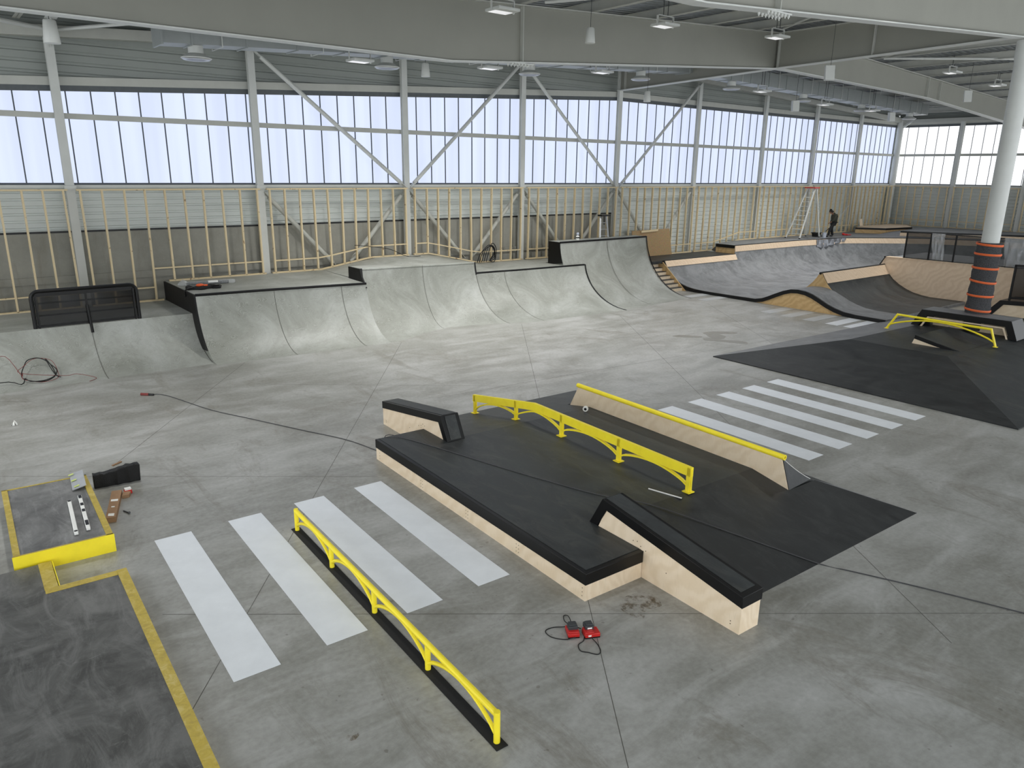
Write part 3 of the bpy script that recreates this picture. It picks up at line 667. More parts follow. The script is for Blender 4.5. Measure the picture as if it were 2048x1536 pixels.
m = MB(); m.prism([(XW0 + .05, y, z) for y, z in ring_b if 14.8 < y < 19.3] + [(XW0 + .05, 15.2, 0), (XW0 + .05, 19.2, 0)], (.03, 0, 0)); m.build('hump_side', 'plyd', wr_)
# bare plywood band under the lip and black lip
def band(pts, name, mat, parent, off=.012):
    m = MB(); m.add(pts, [tuple(range(len(pts)))]); e = Vector((0, -off, 0)); m.add([Vector(p) + e for p in pts], [tuple(range(len(pts)))]); n = len(pts)
    k0 = len(m.v) - 2 * n
    for i in range(n): m.f.append([k0 + i, k0 + (i + 1) % n, k0 + n + (i + 1) % n, k0 + n + i]); m.m.append(0)
    return m.build(name, mat, parent)
band([(XW0 + .1, 24.645, 1.31), (XW0 + .1, 24.49, 1.03), (35.3, 24.49, 1.03), (35.3, 24.645, 1.31)], 'lip_band', 'plyr', wr_, .02)
m = MB(); m.tube([(XW0, 24.66, 1.31), (35.3, 24.66, 1.31)], .03, 8); m.build('coping', 'black', wr_)
t = thing('timber_deck', 'dark lower timber deck behind the stairs and mini ramp', 'deck', (32, 25.6, 0))
m = MB(); m.box(27.78, 35.3, 24.68, YB, 1.2, 1.32); m.build('deck_top', 'skate', t); m = MB(); m.box(27.9, 35.3, 25.42, YB, 0, 1.2); m.build('deck_frame', 'plyd', t)
m = MB(); m.box(27.78, 29.3, 25.36, 25.42, 1.18, 1.325); m.bar((29.27, 25.4, 1.25), (29.27, 24.66, 1.25), .06, .15); m.build('front_edge', 'black', t)
# upper deck with its own steeper continuation of the ramp
t = thing('upper_deck', 'upper timber deck running to the far corner with a black lip and pale plywood band', 'deck', (45, 25.5, 0))
EDGE = [(35.3, 24.72), (38, 24.72), (42, 24.66), (45.9, 24.1), (47.6, 23.1), (49.2, 22.0), (50.6, 20.6), (51.6, 18.8), (52.2, 16.5), (52.4, 12.5)]
def upf(k):  # outward (towards the bowl) direction in plan at edge point k
    a = Vector(EDGE[max(k - 1, 0)]); b = Vector(EDGE[min(k + 1, len(EDGE) - 1)]); d = (b - a).normalized(); return Vector((d.y, -d.x))
rings = []
for k, (x, y) in enumerate(EDGE):
    n_ = upf(k); r0 = []
    for yy, zz in reversed([(24.72, 1.78), (24.71, 1.55)] + TR_): r0.append((x + n_.x * (24.72 - yy), y + n_.y * (24.72 - yy), zz))
    rings.append(r0)
m = MB(); m.loft(rings, closed=False, caps=False); m.build('curved_face', 'skate3', t, ang=40, recalc=False)
m = MB(); rb = []
for k, (x, y) in enumerate(EDGE):
    n_ = upf(k); rb.append([(x + n_.x * .02, y + n_.y * .02, 1.775), (x + n_.x * .055, y + n_.y * .055, 1.44), (x + n_.x * .03, y + n_.y * .03, 1.44), (x, y, 1.765)])
m.loft(rb); m.build('lip_band', 'plyr', t)
m = MB(); m.tube([(x, y, 1.775) for x, y in EDGE], .028, 8); m.build('coping', 'black', t)
m = MB(); m.prism([(x, y, 1.68) for x, y in EDGE] + [(57.0, 12.5, 1.68), (57.0, YB, 1.68), (38.2, YB, 1.68), (36.0, 26.2, 1.68), (35.3, 25.9, 1.68)], (0, 0, .1)); m.build('deck_top', 'skate3', t)
m = MB(); m.add([(35.9, YB, 1.32), (38.2, YB, 1.78), (35.4, 25.9, 1.78), (35.35, 25.9, 1.32), (35.9, YB + .02, 1.3), (38.2, YB + .02, 1.3)], [(0, 1, 2, 3), (0, 4, 5, 1)]); m.build('side_ramp', 'skate2', t, recalc=False)
m = MB(); m.box(35.24, 35.3, 24.72, 25.95, 1.62, 1.79); m.build('side_edge', 'black', t); m = MB(); m.box(35.27, 35.33, 24.72, 25.95, 1.3, 1.62); m.build('side_panel', 'plyd', t)
# far raised pads
t = thing('raised_pad', 'low plywood pad with black edges in the far corner of the upper deck', 'pad', (53.5, 25, 1.78))
pp = [(50.6, 25.9), (51.6, 24.3), (54.6, 23.9), (56.6, 25.2), (56.6, 26.4), (52.6, 26.5)]
m = MB(); m.prism([(x, y, 1.78) for x, y in pp], (0, 0, .24)); m.build('body', 'plyd', t); m = MB(); m.prism([(x, y, 2.02) for x, y in pp], (0, 0, .13)); m.build('edge', 'black', t); m = MB(); m.prism([(x * .98 + 53.7 * .02, y * .97 + 25.3 * .03, 2.151) for x, y in pp], (0, 0, .012)); m.build('top_sheet', 'plyr', t)
t = thing('raised_platform', 'wide raised platform with a black lip in front of the right wall', 'platform', (54.5, 18, 1.78))
pp = [(50.9, 23.0), (51.3, 22.2), (52.3, 20.2), (53.6, 18.4), (54.4, 17.0), (54.8, 12.5), (56.9, 12.5), (56.9, 22.6)]
m = MB(); m.prism([(x, y, 1.75) for x, y in pp], (0, 0, .24)); m.build('body', 'plyr', t); m = MB(); m.prism([(x - .02, y - .03, 1.99) for x, y in pp], (0, 0, .1)); m.build('lip', 'black', t); m = MB(); m.prism([(x + .06, y + .02, 2.09) for x, y in pp], (0, 0, .02)); m.build('top_sheet', 'skate3', t)
m = MB(); m.add([(49.9, 24.2, 1.785), (51.0, 22.9, 1.785), (56.9, 22.7, 2.1), (55.4, 24.2, 2.1)], [(0, 1, 2, 3)]); m.add([(49.9, 24.2, 1.75), (51.0, 22.9, 1.75), (56.9, 22.7, 1.75), (55.4, 24.2, 1.75)], [(0, 1, 2, 3)]); m.f += [[0, 1, 5, 4], [1, 2, 6, 5], [2, 3, 7, 6], [3, 0, 4, 7]]; m.m += [0] * 4
tag(m.build('kicker_ramp', 'skate3'), 'pale kicker ramp rising between the two far pads', 'ramp')

# spine ramp
t = thing('spine_ramp', 'spine ramp with a plywood end gable in the middle of the wooden bowl', 'ramp', (34, 17.2, .12))
half = [(0, 1.4), (.12, 1.2), (.28, .98), (.5, .76), (.8, .56), (1.15, .38), (1.5, .25), (1.9, .17), (2.3, .125)]
sec = [(17.2 + d + .05, z) for d, z in reversed(half)] + [(17.2 - d - .05, z) for d, z in half]
m = MB(); m.loft([[(x, y, z) for y, z in sec] + [(x, 14.85, .122), (x, 19.55, .122)] for x in (31.14, 36.88)]); m.build('ramp_body', 'skate', t, ang=25)
m = MB(); m.prism([(31.1, y, z) for y, z in sec], (.04, 0, 0)); m.build('end_gable', 'plyd', t)
m = MB(); m.tube([(31.05, 17.2, 1.4), (36.9, 17.2, 1.4)], .055, 8); m.build('coping', 'black', t)
for sgn in (-1, 1):
    m = MB(); q = [(17.2 + sgn * (d + .062), z) for d, z in half[:3]]; v = [(x, y, z + .01) for x in (31.16, 36.88) for y, z in q]; m.add(v, [(0, 3, 4, 1), (1, 4, 5, 2)]); m.build('lip_band', 'plyr', t, recalc=False)

# plywood wall with its screen
t = thing('plywood_wall', 'tall pale plywood wall closing the right side of the wooden bowl', 'partition', (37, 14, 0))
m = MB(); m.box(36.9, 37.0, 8.5, 17.2, 0, 1.78); m.build('sheets', 'plyr', t)
m = MB(); m.prism([(36.88, 17.2, 1.78), (36.88, 17.2, 1.3), (36.88, 17.38, 1.3)], (.1, 0, 0)); m.box(36.86, 37.2, 8.5, 17.15, 1.78, 1.81); m.build('cap', 'plyr', t)
m = MB(); m.tube([(36.85, 17.2, 1.79), (37.2, 17.2, 1.79)], .04, 6); m.tube([(36.88, 17.2, 1.76), (36.88, 17.42, 1.38)], .025, 6); m.build('edge', 'black', t)
m = MB(); m.box(37.2, 41.2, 8.5, 17.15, 1.66, 1.76); m.box(37.2, 41.2, 17.05, 17.15, 0, 1.66); tag(m.build('side_deck', 'skate3'), 'grey deck behind the plywood wall and its glass screen', 'deck')
t = thing('glass_screen', 'smoked glass screen with black posts on top of the plywood wall', 'screen', (36.95, 13, 1.81)); PY = [16.35, 15.25, 14.17, 13.1, 12.03, 10.95, 9.9, 8.8]
for k, y in enumerate(PY):
    m = MB(); m.bar((36.97, y, 1.81), (36.97, y, 3.03), .06, .06); m.build('post', 'black', t)
    if k + 1 < len(PY):
        m = MB(); m.box(36.965, 36.98, PY[k + 1] + .03, y - .03, 1.84, 3.0); pn = m.build('glass_panel', 'smoke2', t)
m = MB(); m.bar((36.97, PY[0], 3.03), (36.97, PY[-1], 3.03), .05, .05); m.bar((36.97, PY[0], 1.83), (36.97, PY[-1], 1.83), .04, .03); m.build('rail', 'black', t)
def drape(y0, y1, lab):
    m = MB(); rows = []
    for i in range(8):
        z = 3.06 - i * 1.2 / 7; rows.append([(36.88 - .05 * math.sin(j * 2.7 + i * .8) - .02 * math.sin(i * 2.2 + j), y0 + (y1 - y0) * (j / 7) * (1 - .02 * i) - .02 * i, z) for j in range(8)])
    m.loft(rows, closed=False, caps=False); o = tag(m.build('plastic_film', 'plastic', recalc=False), lab, 'plastic film'); sd = o.modifiers.new('thickness', 'SOLIDIFY'); sd.thickness = .004
drape(15.2, 14.62, 'crumpled clear plastic film hanging on the screen left of the pillar'); drape(12.2, 11.2, 'crumpled clear plastic film hanging on the screen right of the pillar')

# black trimmed ledge at the right edge with a second screen
def LP(y, z, x): return (x, y, z)
t = thing('ledge_block', 'plywood ledge with a thick black sloped edge at the right picture edge', 'ledge', (35.2, 10, .12))
m = MB(); m.prism([(34.52, 11.5, .12), (34.52, 11.05, .68), (34.52, 8.0, .82), (34.52, 8.0, .12)], (1.6, 0, 0)); m.build('body', 'ply', t)
m = MB(); m.prism([(34.45, 11.65, .12), (34.45, 11.15, .73), (34.45, 8.0, .9), (34.45, 8.0, .74), (34.45, 11.0, .57), (34.45, 11.35, .12)], (1.7, 0, 0)); m.build('steel_edge', 'black', t)
t = thing('glass_screen', 'dark tinted screen in a black frame standing on the right ledge', 'screen', (34.7, 10, .8))
m = MB(); m.bar((34.7, 10.9, .72), (34.7, 10.9, 2.16), .07, .07); m.bar((34.7, 8.0, .9), (34.7, 8.0, 2.3), .07, .07); m.build('post', 'black', t); m = MB(); m.bar((34.7, 10.93, 2.16), (34.7, 7.97, 2.3), .07, .08); m.bar((34.7, 10.9, .85), (34.7, 8.0, 1.0), .05, .06); m.build('rail', 'black', t)
m = MB(); m.prism([(34.7, 10.88, .8), (34.7, 10.88, 2.14), (34.7, 8.0, 2.28), (34.7, 8.0, .95)], (.015, 0, 0)); m.build('glass_panel', 'smoke', t)

# ------------------------------------------------------------------ right-hand pyramid with kicker, rail and bench
HP = .5
t = thing('pyramid_box', 'large dark hipped skate box in the right foreground', 'skate box', (24, 9.5, 0))
c0, c1, c2, c3 = (19.17, 13.85), (19.17, 5.32), (33.5, 5.0), (31.0, 13.4); t0, t1, t2, t3 = (23.1, 11.5), (23.25, 8.6), (30.0, 8.3), (30, 11.2)
def face(name, mat, pts): m = MB(); m.prism([Vector(p) for p in pts], (0, 0, -.03)); m.build(name, mat, t)
z3 = lambda p, z: (p[0], p[1], z)
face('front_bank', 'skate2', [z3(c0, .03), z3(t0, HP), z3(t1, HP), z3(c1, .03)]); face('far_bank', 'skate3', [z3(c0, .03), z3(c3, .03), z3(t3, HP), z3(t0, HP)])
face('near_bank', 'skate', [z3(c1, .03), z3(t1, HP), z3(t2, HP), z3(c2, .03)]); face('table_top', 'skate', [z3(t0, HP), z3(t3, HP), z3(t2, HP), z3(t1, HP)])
t = thing('kicker_wedge', 'dark kicker wedge with a black edged plywood side on the hipped box', 'kicker', (25, 9.3, HP))
kx0, kx1 = 24.2, 26.6
m = MB(); m.prism([(kx0, 8.6, HP), (kx0, 9.95, .76), (kx0, 10.05, HP)], (kx1 - kx0, 0, 0)); m.build('body', 'skate', t)
m = MB(); m.prism([(kx0 - .02, 8.72, HP), (kx0 - .02, 9.97, .775), (kx0 - .02, 9.99, .66), (kx0 - .02, 9.25, HP + .01)], (.03, 0, 0)); m.build('steel_edge', 'black', t)
m = MB(); m.prism([(kx0 - .012, 9.2, HP), (kx0 - .012, 9.98, .68), (kx0 - .012, 10.04, HP)], (.02, 0, 0)); m.build('side_panel', 'ply', t)
t = thing('grind_rail', 'yellow tubular rail with a low arch on the hipped box', 'rail', (25.8, 10, HP))
m = MB(); m.tube([(25.9, 11.66, HP + .01), (25.9, 11.36, 1.03)], .035, 10); m.build('leg', 'yellow', t); m = MB(); m.tube([(25.78, 8.22, HP + .01), (25.78, 8.42, 1.03)], .035, 10); m.build('leg', 'yellow', t)
m = MB(); m.tube([(25.9, 11.38, 1.03), (25.78, 8.40, 1.03)], .038, 10); m.build('top_tube', 'yellow', t)
m = MB(); m.tube([(25.9 - .12 * k / 16, 11.62 - 3.36 * k / 16, HP + .13 + .36 * math.sin(PI * k / 16) ** .8) for k in range(17)], .028, 8); m.build('arch', 'yellow', t)
m = MB(); m.box(25.84, 25.96, 11.6, 11.72, HP, HP + .015); m.build('foot_plate', 'yellow', t); m = MB(); m.box(25.72, 25.84, 8.16, 8.28, HP, HP + .015); m.build('foot_plate', 'yellow', t)
t = thing('bench_ledge', 'long black edged bench ledge with splayed ends around the round pillar', 'ledge', (27.8, 10, HP))
bx = 27.35; fr = [(bx, 11.5, .5), (bx, 11.2, 1.08), (bx, 8.4, 1.1), (bx, 8.15, .5), (bx, 8.38, .5), (bx, 8.55, .9), (bx, 11.02, .89), (bx, 11.25, .5)]
m = MB(); m.prism(fr, (.95, 0, 0)); m.build('steel_edge', 'black', t)
m = MB(); m.prism([(bx - .005, 11.18, .5), (bx - .005, 10.98, .86), (bx - .005, 8.58, .87), (bx - .005, 8.42, .5), (bx - .005, 8.47, .5), (bx - .005, 8.62, .83), (bx - .005, 10.95, .82), (bx - .005, 11.12, .5)], (.06, 0, 0)); m.build('plywood_lining', 'ply', t)
m = MB(); m.prism([(bx + .03, 11.19, 1.081), (bx + .03, 8.42, 1.101), (bx + .92, 8.42, 1.101), (bx + .92, 11.19, 1.081)], (0, 0, .008)); m.build('top_sheet', 'skate3', t)
m = MB(); m.box(bx + .6, bx + .9, 8.5, 11.0, .5, .85); m.build('back_panel', 'ply', t)

# ------------------------------------------------------------------ foreground fun box (axes turned two degrees from the hall)
def F(u, v, z): return (6.29 + .99939 * u + .0349 * v, 6.25 - .0349 * u + .99939 * v, z)
EU = Vector(F(1, 0, 0)) - Vector(F(0, 0, 0)); EV = Vector(F(0, 1, 0)) - Vector(F(0, 0, 0))
HT = .427
t = thing('fun_box', 'low dark fun box with ramps on both ends in the middle of the floor', 'skate box', F(3, 3.2, 0))
m = MB(); m.box(1.08, 4.95, 1.0, 5.4, 0, HT, T=F); m.build('table_top', 'skate', t)
NR = [(-1.27, .002), (1.0, HT), (1.0, 0), (-1.27, 0)]
zb_ = lambda d: .22 * d + .217 * d * d
for mir, nm in ((0, 'near_ramp'), (1, 'far_ramp')):
    V = (lambda v: 6.4 - v) if mir else (lambda v: v)
    m = MB(); m.prism([F(1.47, V(v), z) for v, z in NR], EU * 3.48)
    zz = HT * 1.49 / 2.27
    m.add([F(4.95, V(-1.27), .002), F(6.53, V(-1.27), .002), F(5.755, V(.22), zz), F(4.95, V(.22), zz), F(4.95, V(-1.27), 0), F(6.53, V(-1.27), 0), F(5.755, V(.22), 0), F(4.95, V(.22), 0)], [(0, 1, 2, 3), (4, 5, 6, 7), (0, 1, 5, 4), (1, 2, 6, 5), (2, 3, 7, 6), (3, 0, 4, 7)])
    m.build(nm, 'skate2' if not mir else 'skate', t)
    m = MB(); m.add([F(6.53, V(-1.27), .002), F(6.45, V(.22), .002), F(5.757, V(.22), zz), F(5.757, V(.22), 0)], [(0, 1, 2), (1, 2, 3), (0, 2, 3)]); m.build('side_skirt', 'skate3', t)
t = thing('manual_pad', 'long low plywood pad with a black steel edge along the left of the fun box', 'ledge', F(.5, 3, 0))
m = MB(); m.box(0, 1.075, 0, 6.25, 0, HT - .17, T=F)
for v in (.06, 1.5, 1.56, 2.9, 2.96, 4.4, 4.46, 6.1):
    for z in (.06, .12, .18): a, b, c = F(0, v, z); m.box(a - .004, a + .004, b - .005, b + .005, c - .005, c + .005, 1)
m.build('plywood_side', ['ply', 'rust'], t)
m = MB(); m.box(-.012, 1.085, -.012, 6.26, HT - .18, HT - .004, T=F); m.build('steel_edge', 'black', t, bevel=.006)
m = MB(); m.box(.06, 1.08, .07, 6.24, HT - .01, HT + .002, T=F); m.build('top_sheet', 'skate', t)
def kicker(mir, lab):
    V = (lambda v: 6.4 - v) if mir else (lambda v: v)
    k = thing('kicker_ledge', lab, 'ledge', F(1.28, V(-.4), 0)); u0 = 1.085; w = .385
    m = MB(); m.prism([F(u0, V(v), z) for v, z in ((-1.69, 0), (-1.69, .42), (.78, .77), (.93, HT), (.93, 0))], EU * w)
    for v, z in ((-1.55, .13), (-1.55, .09), (.05, .42), (.05, .47), (-.05, .44), (.2, .5), (.12, .52), (-.45, .28)):
        a, b, c = F(u0, V(v), z); m.box(a - .004, a + .004, b - .006, b + .006, c - .006, c + .006, 1)
    m.build('plywood_side', ['ply', 'rust'], k)
    m = MB(); m.prism([F(u0 - .012, V(v), z) for v, z in ((-1.705, .382), (-1.705, .545), (.86, .905), (1.12, HT), (.95, HT), (.765, .745))], EU * (w + .024)); m.build('steel_edge', 'black', k, bevel=.005)
    sl = (.905 - .545) / 2.565; f_ = lambda v: .545 + (v + 1.705) * sl + .001
    m = MB(); m.prism([F(u0 + .05, V(v), f_(v)) for v in (-1.62, .84)] + [F(u0 + w - .05, V(v), f_(v)) for v in (.84, -1.62)], (0, 0, .006)); m.build('top_sheet', 'skate', k)
    m = MB(); a, b = (.875, .885), (1.105, .455); m.prism([F(u0 + .07, V(a[0]), a[1]), F(u0 + .07, V(b[0]), b[1]), F(u0 + w - .07, V(b[0]), b[1]), F(u0 + w - .07, V(a[0]), a[1])], Vector(EV) * (.008 if not mir else -.008)); m.build('end_sheet', 'skate', k)
kicker(0, 'near sloped kicker ledge with a plywood side and black cap beside the front ramp'); kicker(1, 'far sloped kicker ledge with a plywood side and black cap beside the back ramp')
t = thing('coped_bank', 'plywood wall with a curved dark bank behind it topped by a yellow pipe', 'ledge', F(5.6, 3.2, 0))
m = MB(); m.prism([F(4.95, v, z) for v, z in ((.235, .27), (.43, .8), (5.82, .8), (6.1, .27), (5.4, HT), (1.0, HT))], EU * .02); m.build('plywood_face', 'ply', t)
D = [1.48 * i / 10 for i in range(11)]; m = MB()
m.loft([[F(6.45 - d, v0 + dv * zb_(d) / .8, zb_(d) + .003) for d in D] + [F(4.97, v0, 0), F(6.45, v0, 0)] for v0, dv in ((.235, .2), (6.1, -.28))]); m.build('curved_bank', 'skate', t, ang=30)
m = MB(); v_ = [F(6.45 - d, .225 + .2 * zb_(d) / .8, zb_(d)) for d in D if zb_(d) > .26] + [F(4.96, .232, .28)]; m.prism(v_, Vector(EV) * -.012); m.build('end_panel', 'skate2', t)
m = MB(); w_e = [F(6.45 - d, .22 + .2 * zb_(d) / .8, zb_(d) + .006) for d in D if zb_(d) > .26]; m.tube(w_e, .006, 5); m.build('panel_edge', 'paper', t)
m = MB(); a, b = Vector(F(4.97, .38, .835)), Vector(F(4.97, 5.86, .835)); n_ = 16
dq = (b - a).normalized(); sx = EU.normalized(); R0, R1 = .05, .028
vs = [a + sx * math.cos(q) * r + Vector((0, 0, math.sin(q) * r)) + e for e in (Vector((0, 0, 0)), b - a) for r in (R0, R1) for q in [2 * PI * i / n_ for i in range(n_)]]
fs = []
for i in range(n_):
    j = (i + 1) % n_; fs += [(i, j, 2 * n_ + j, 2 * n_ + i), (n_ + i, n_ + j, 3 * n_ + j, 3 * n_ + i), (i, j, n_ + j, n_ + i), (2 * n_ + i, 2 * n_ + j, 3 * n_ + j, 3 * n_ + i)]
m.add(vs, fs); m.build('yellow_pipe', 'yellow', t)

# kinked yellow rail on the fun box
t = thing('grind_rail', 'yellow kinked flat rail with arched braces standing across the fun box', 'rail', F(3.18, 3.2, HT)); ur = 3.18
top = lambda v: (.88 + (v - .9) * .003) if v < 5.2 else (.893 - (v - 5.2) * .172)
PV = [.98, 2.65, 4.3, 5.85, 7.47]; BZ = [HT, HT, HT, HT * (7.67 - 5.85) / 2.27, .04]
m = MB(); pl = [(.93, top(.93)), (5.2, top(5.2)), (7.53, top(7.53))]; dp = .165
m.prism([F(ur - .03, v, z) for v, z in pl] + [F(ur - .03, v, z - dp) for v, z in reversed(pl)], EU * .06); m.build('flat_beam', 'yellow', t)
for k, v in enumerate(PV):
    m = MB(); m.box(ur - .03, ur + .03, v - .035, v + .035, BZ[k], top(v) - .02, T=F); m.box(ur - .012, ur + .012, v - .06, v + .06, BZ[k] + .02, top(v) - .03, T=F); pst = m.build('post', 'yellow', t)
    m = MB(); m.box(ur - .075, ur + .075, v - .075, v + .075, BZ[k], BZ[k] + .014, T=F); m.build('base_plate', 'yellow', pst)
for k in range(4):
    a, b = PV[k] + .03, PV[k + 1] - .03; m = MB(); ra = []
    n_ = 14
    up_, lo_ = [], []
    for i in range(n_ + 1):
        s_ = i / n_; v = a + (b - a) * s_; base = (BZ[k] + .13) * (1 - s_) + (BZ[k + 1] + .13) * s_; roof = min(top(v), .9) - dp; e = math.sin(PI * s_) ** .7; z = base * (1 - e) + (roof + .005) * e; up_.append((v, z)); lo_.append((v, z - .035))
    m.loft([[F(ur - .027, v, z), F(ur + .027, v, z), F(ur + .027, v, z - .035), F(ur - .027, v, z - .035)] for v, z in up_]); m.build('arch_brace', 'yellow', t)

# long yellow flat bar on its black base strip
t = thing('grind_rail', 'long low yellow tube rail with five legs on a black base strip in the foreground', 'rail', (3.9, 7.7, 0))
G0, G1 = Vector((4.02, 10.53, 0)), Vector((3.79, 4.93, 0)); gd = (G1 - G0); gn = gd.normalized(); gs = Vector((-gn.y, gn.x, 0))
m = MB(); a, b = G0 - gn * .09, G1 + gn * .1; m.prism([a + gs * .07, b + gs * .07, b - gs * .07, a - gs * .07], (0, 0, .01)); m.build('base_strip', 'rubber', t)
zt = .345
m = MB(); m.tube([G0 - gn * .0 + Vector((0, 0, zt)), G1 + Vector((0, 0, zt))], .036, 12); m.build('top_tube', 'yellow', t)
for k in range(5):
    p = G0 + gd * k / 4; m = MB(); m.tube([p + Vector((0, 0, .01)), p + Vector((0, 0, zt + (.034 if k in (0, 4) else 0)))], .035, 12); m.build('leg', 'yellow', t)
for k in range(4):
    a, b = G0 + gd * (k / 4), G0 + gd * ((k + 1) / 4); m = MB(); m.tube([a + (b - a) * (.02 + .96 * i / 16) + Vector((0, 0, .10 + (zt - .135) * math.sin(PI * i / 16) ** .75)) for i in range(17)], .024, 8); m.build('arch_brace', 'yellow', t)

# white floor stripes
def stripe(c, ang, w, l, lab, grp, mat='white'):
    a = R(ang); e1, e2 = Vector((math.cos(a), math.sin(a), 0)), Vector((-math.sin(a), math.cos(a), 0)); c = Vector((*c, .002)); m = MB()
    m.prism([c - e1 * w / 2 - e2 * l / 2, c + e1 * w / 2 - e2 * l / 2, c + e1 * w / 2 + e2 * l / 2, c - e1 * w / 2 + e2 * l / 2], (0, 0, .003)); return tag(m.build('floor_stripe', mat), lab, 'floor stripe', grp)
for c, lb in (((2.323, 9.488), 'white floor stripe nearest the yellow edged pad'), ((3.448, 9.478), 'white floor stripe just left of the low tube rail'), ((4.575, 9.478), 'white floor stripe just right of the low tube rail'), ((5.702, 9.448), 'white floor stripe beside the long plywood pad')):
    stripe(c, -1.9, .543, 4.06, lb, 'crossing stripes left of the fun box')
for c, lb in (((13.79, 9.23), 'white floor stripe right behind the yellow pipe'), ((14.907, 9.199), 'second white floor stripe from the yellow pipe'), ((16.026, 9.162), 'middle white floor stripe of the five on the right'), ((17.121, 9.132), 'second white floor stripe from the hipped box'), ((18.223, 9.098), 'white floor stripe nearest the hipped box')):
    stripe(c, -.8, .543, 4.06, lb, 'crossing stripes right of the fun box')
for y, x0, mt, lb in ((13.75, 27.3, 'white', 'short white floor stripe by the corner of the hipped box'), (14.42, 27.3, 'white', 'short white floor stripe below the end of the black ramp edge'), (15.4, 27.3, 'film', 'faded floor stripe right of the hump gable'), (16.4, 27.35, 'film', 'faded floor stripe in front of the hump gable'), (17.4, 27.4, 'film', 'faded floor stripe left of the hump gable'), (20.9, 27.7, 'film', 'faded floor stripe along the black ramp edge'), (21.9, 27.8, 'film', 'faded floor stripe at the foot of the plywood stairs')):
    stripe((x0 + .95, y), 0, 1.9, .5 if y > 14 else .36, lb, 'stripes in front of the wooden ramp', mt)

# damp patches on the slab
for pts, lb in (([(21.9, 16.35), (22.4, 16.3), (23.0, 15.75), (22.7, 15.55), (22.2, 15.85), (22.1, 15.5), (21.6, 15.3), (21.5, 15.75), (21.75, 16.1)], 'upper damp patch on the floor'), ([(20.5, 16.6), (20.9, 16.6), (21.35, 16.0), (21.1, 15.95), (20.7, 16.3)], 'left damp streak on the floor'), ([(21.15, 15.75), (21.5, 15.6), (21.55, 15.2), (21.9, 14.65), (21.75, 14.35), (21.4, 14.7), (21.15, 15.2), (20.95, 15.5)], 'lower damp patch on the floor')):
    m = MB(); Q = [(x, y, .001) for x, y in pts]; Q = smooth([Q[-1]] + Q + Q[:2], 5)[5:-5 - 1]; m.prism(Q, (0, 0, .002)); o = tag(m.build('damp_patch', 'stain'), lb + ' in front of the hipped box', 'floor stain')

M['brown'] = m_glass('brown_dust', L(112, 92, 60), .3, .7)
bn = N('brown_dust_patch'); bn.col(L(112, 90, 58)); bn.rough(.7); bn.link(bn.val(bn.noise(7, 6, .7), 0, .55, .48, .72), bn.b.inputs['Alpha']); M['brown'] = bn.m
for pts, lb in (([(6.55, 5.85), (6.85, 6.0), (7.15, 5.85), (7.05, 5.55), (6.8, 5.6), (6.6, 5.5)], 'brown dusty stain on the floor at the corner of the long plywood pad'), ([(2.6, 5.9), (2.7, 5.98), (2.75, 5.9), (2.66, 5.84)], 'small rusty spot on the floor right of the low yellow rim')):
    m = MB(); Q = smooth([(x, y, .001) for x, y in [pts[-1]] + pts + pts[:2]], 5)[5:-6]; m.prism(Q, (0, 0, .002)); tag(m.build('floor_stain', 'brown'), lb, 'floor stain')
# yellow edged concrete pads at the left
t = thing('concrete_pad', 'raised concrete pad with a bright yellow front and worn yellow rim at the left edge', 'pad', (1, 13, 0)); hp = .285
q = [(.33, 11.62), (1.57, 11.56), (1.66, 14.28), (.42, 14.33)]
m = MB(); m.prism([(*p, 0) for p in q], (0, 0, hp - .01)); m.build('body', 'padtop', t)
def rim(a, b, w, side, z0, z1, mat, name='steel_rim', par=None):
    a, b = Vector((*a, 0)), Vector((*b, 0)); d = (b - a).normalized(); n = Vector((-d.y, d.x, 0)) * side; m = MB(); m.prism([a + Vector((0, 0, z0)), b + Vector((0, 0, z0)), b + n * w + Vector((0, 0, z0)), a + n * w + Vector((0, 0, z0))], (0, 0, z1 - z0)); return m.build(name, mat, par or t)
rim((.32, 11.61), (.41, 14.34), .085, -1, .15, hp, 'worn'); rim((1.58, 11.55), (1.67, 14.29), .09, 1, .0, hp, 'worn'); rim((.41, 14.34), (1.67, 14.29), .03, -1, 0, hp, 'worn'); rim((.31, 11.60), (1.585, 11.545), .03, 1, 0, hp, 'worn')
rim((.305, 11.595), (1.59, 11.54), .006, -1, .0, hp + .001, 'yellow', 'front_plate')
t = thing('concrete_pad', 'low wide dark concrete pad with a notch and worn yellow rim at the bottom left', 'pad', (0, 7, 0)); h2 = .13
q = [(-3, 11.5), (.72, 11.5), (.70, 10.66), (1.53, 10.62), (1.28, 1), (-3, 1)]
m = MB(); m.prism([(*p, 0) for p in q], (0, 0, h2)); m.build('body', 'padlow', t)
for k, (a, b, w, s) in enumerate((((.745, 11.51), (.725, 10.66), .16, -1), ((.57, 10.69), (1.43, 10.65), .13, -1), ((1.555, 10.655), (1.285, 1), .125, -1))): rim(a, b, w, s, .0, h2 + .004 + .0015 * k, 'worn')
rim((.752, 11.5), (.735, 10.66), .012, 1, 0, h2, 'yellow', 'rim_face')

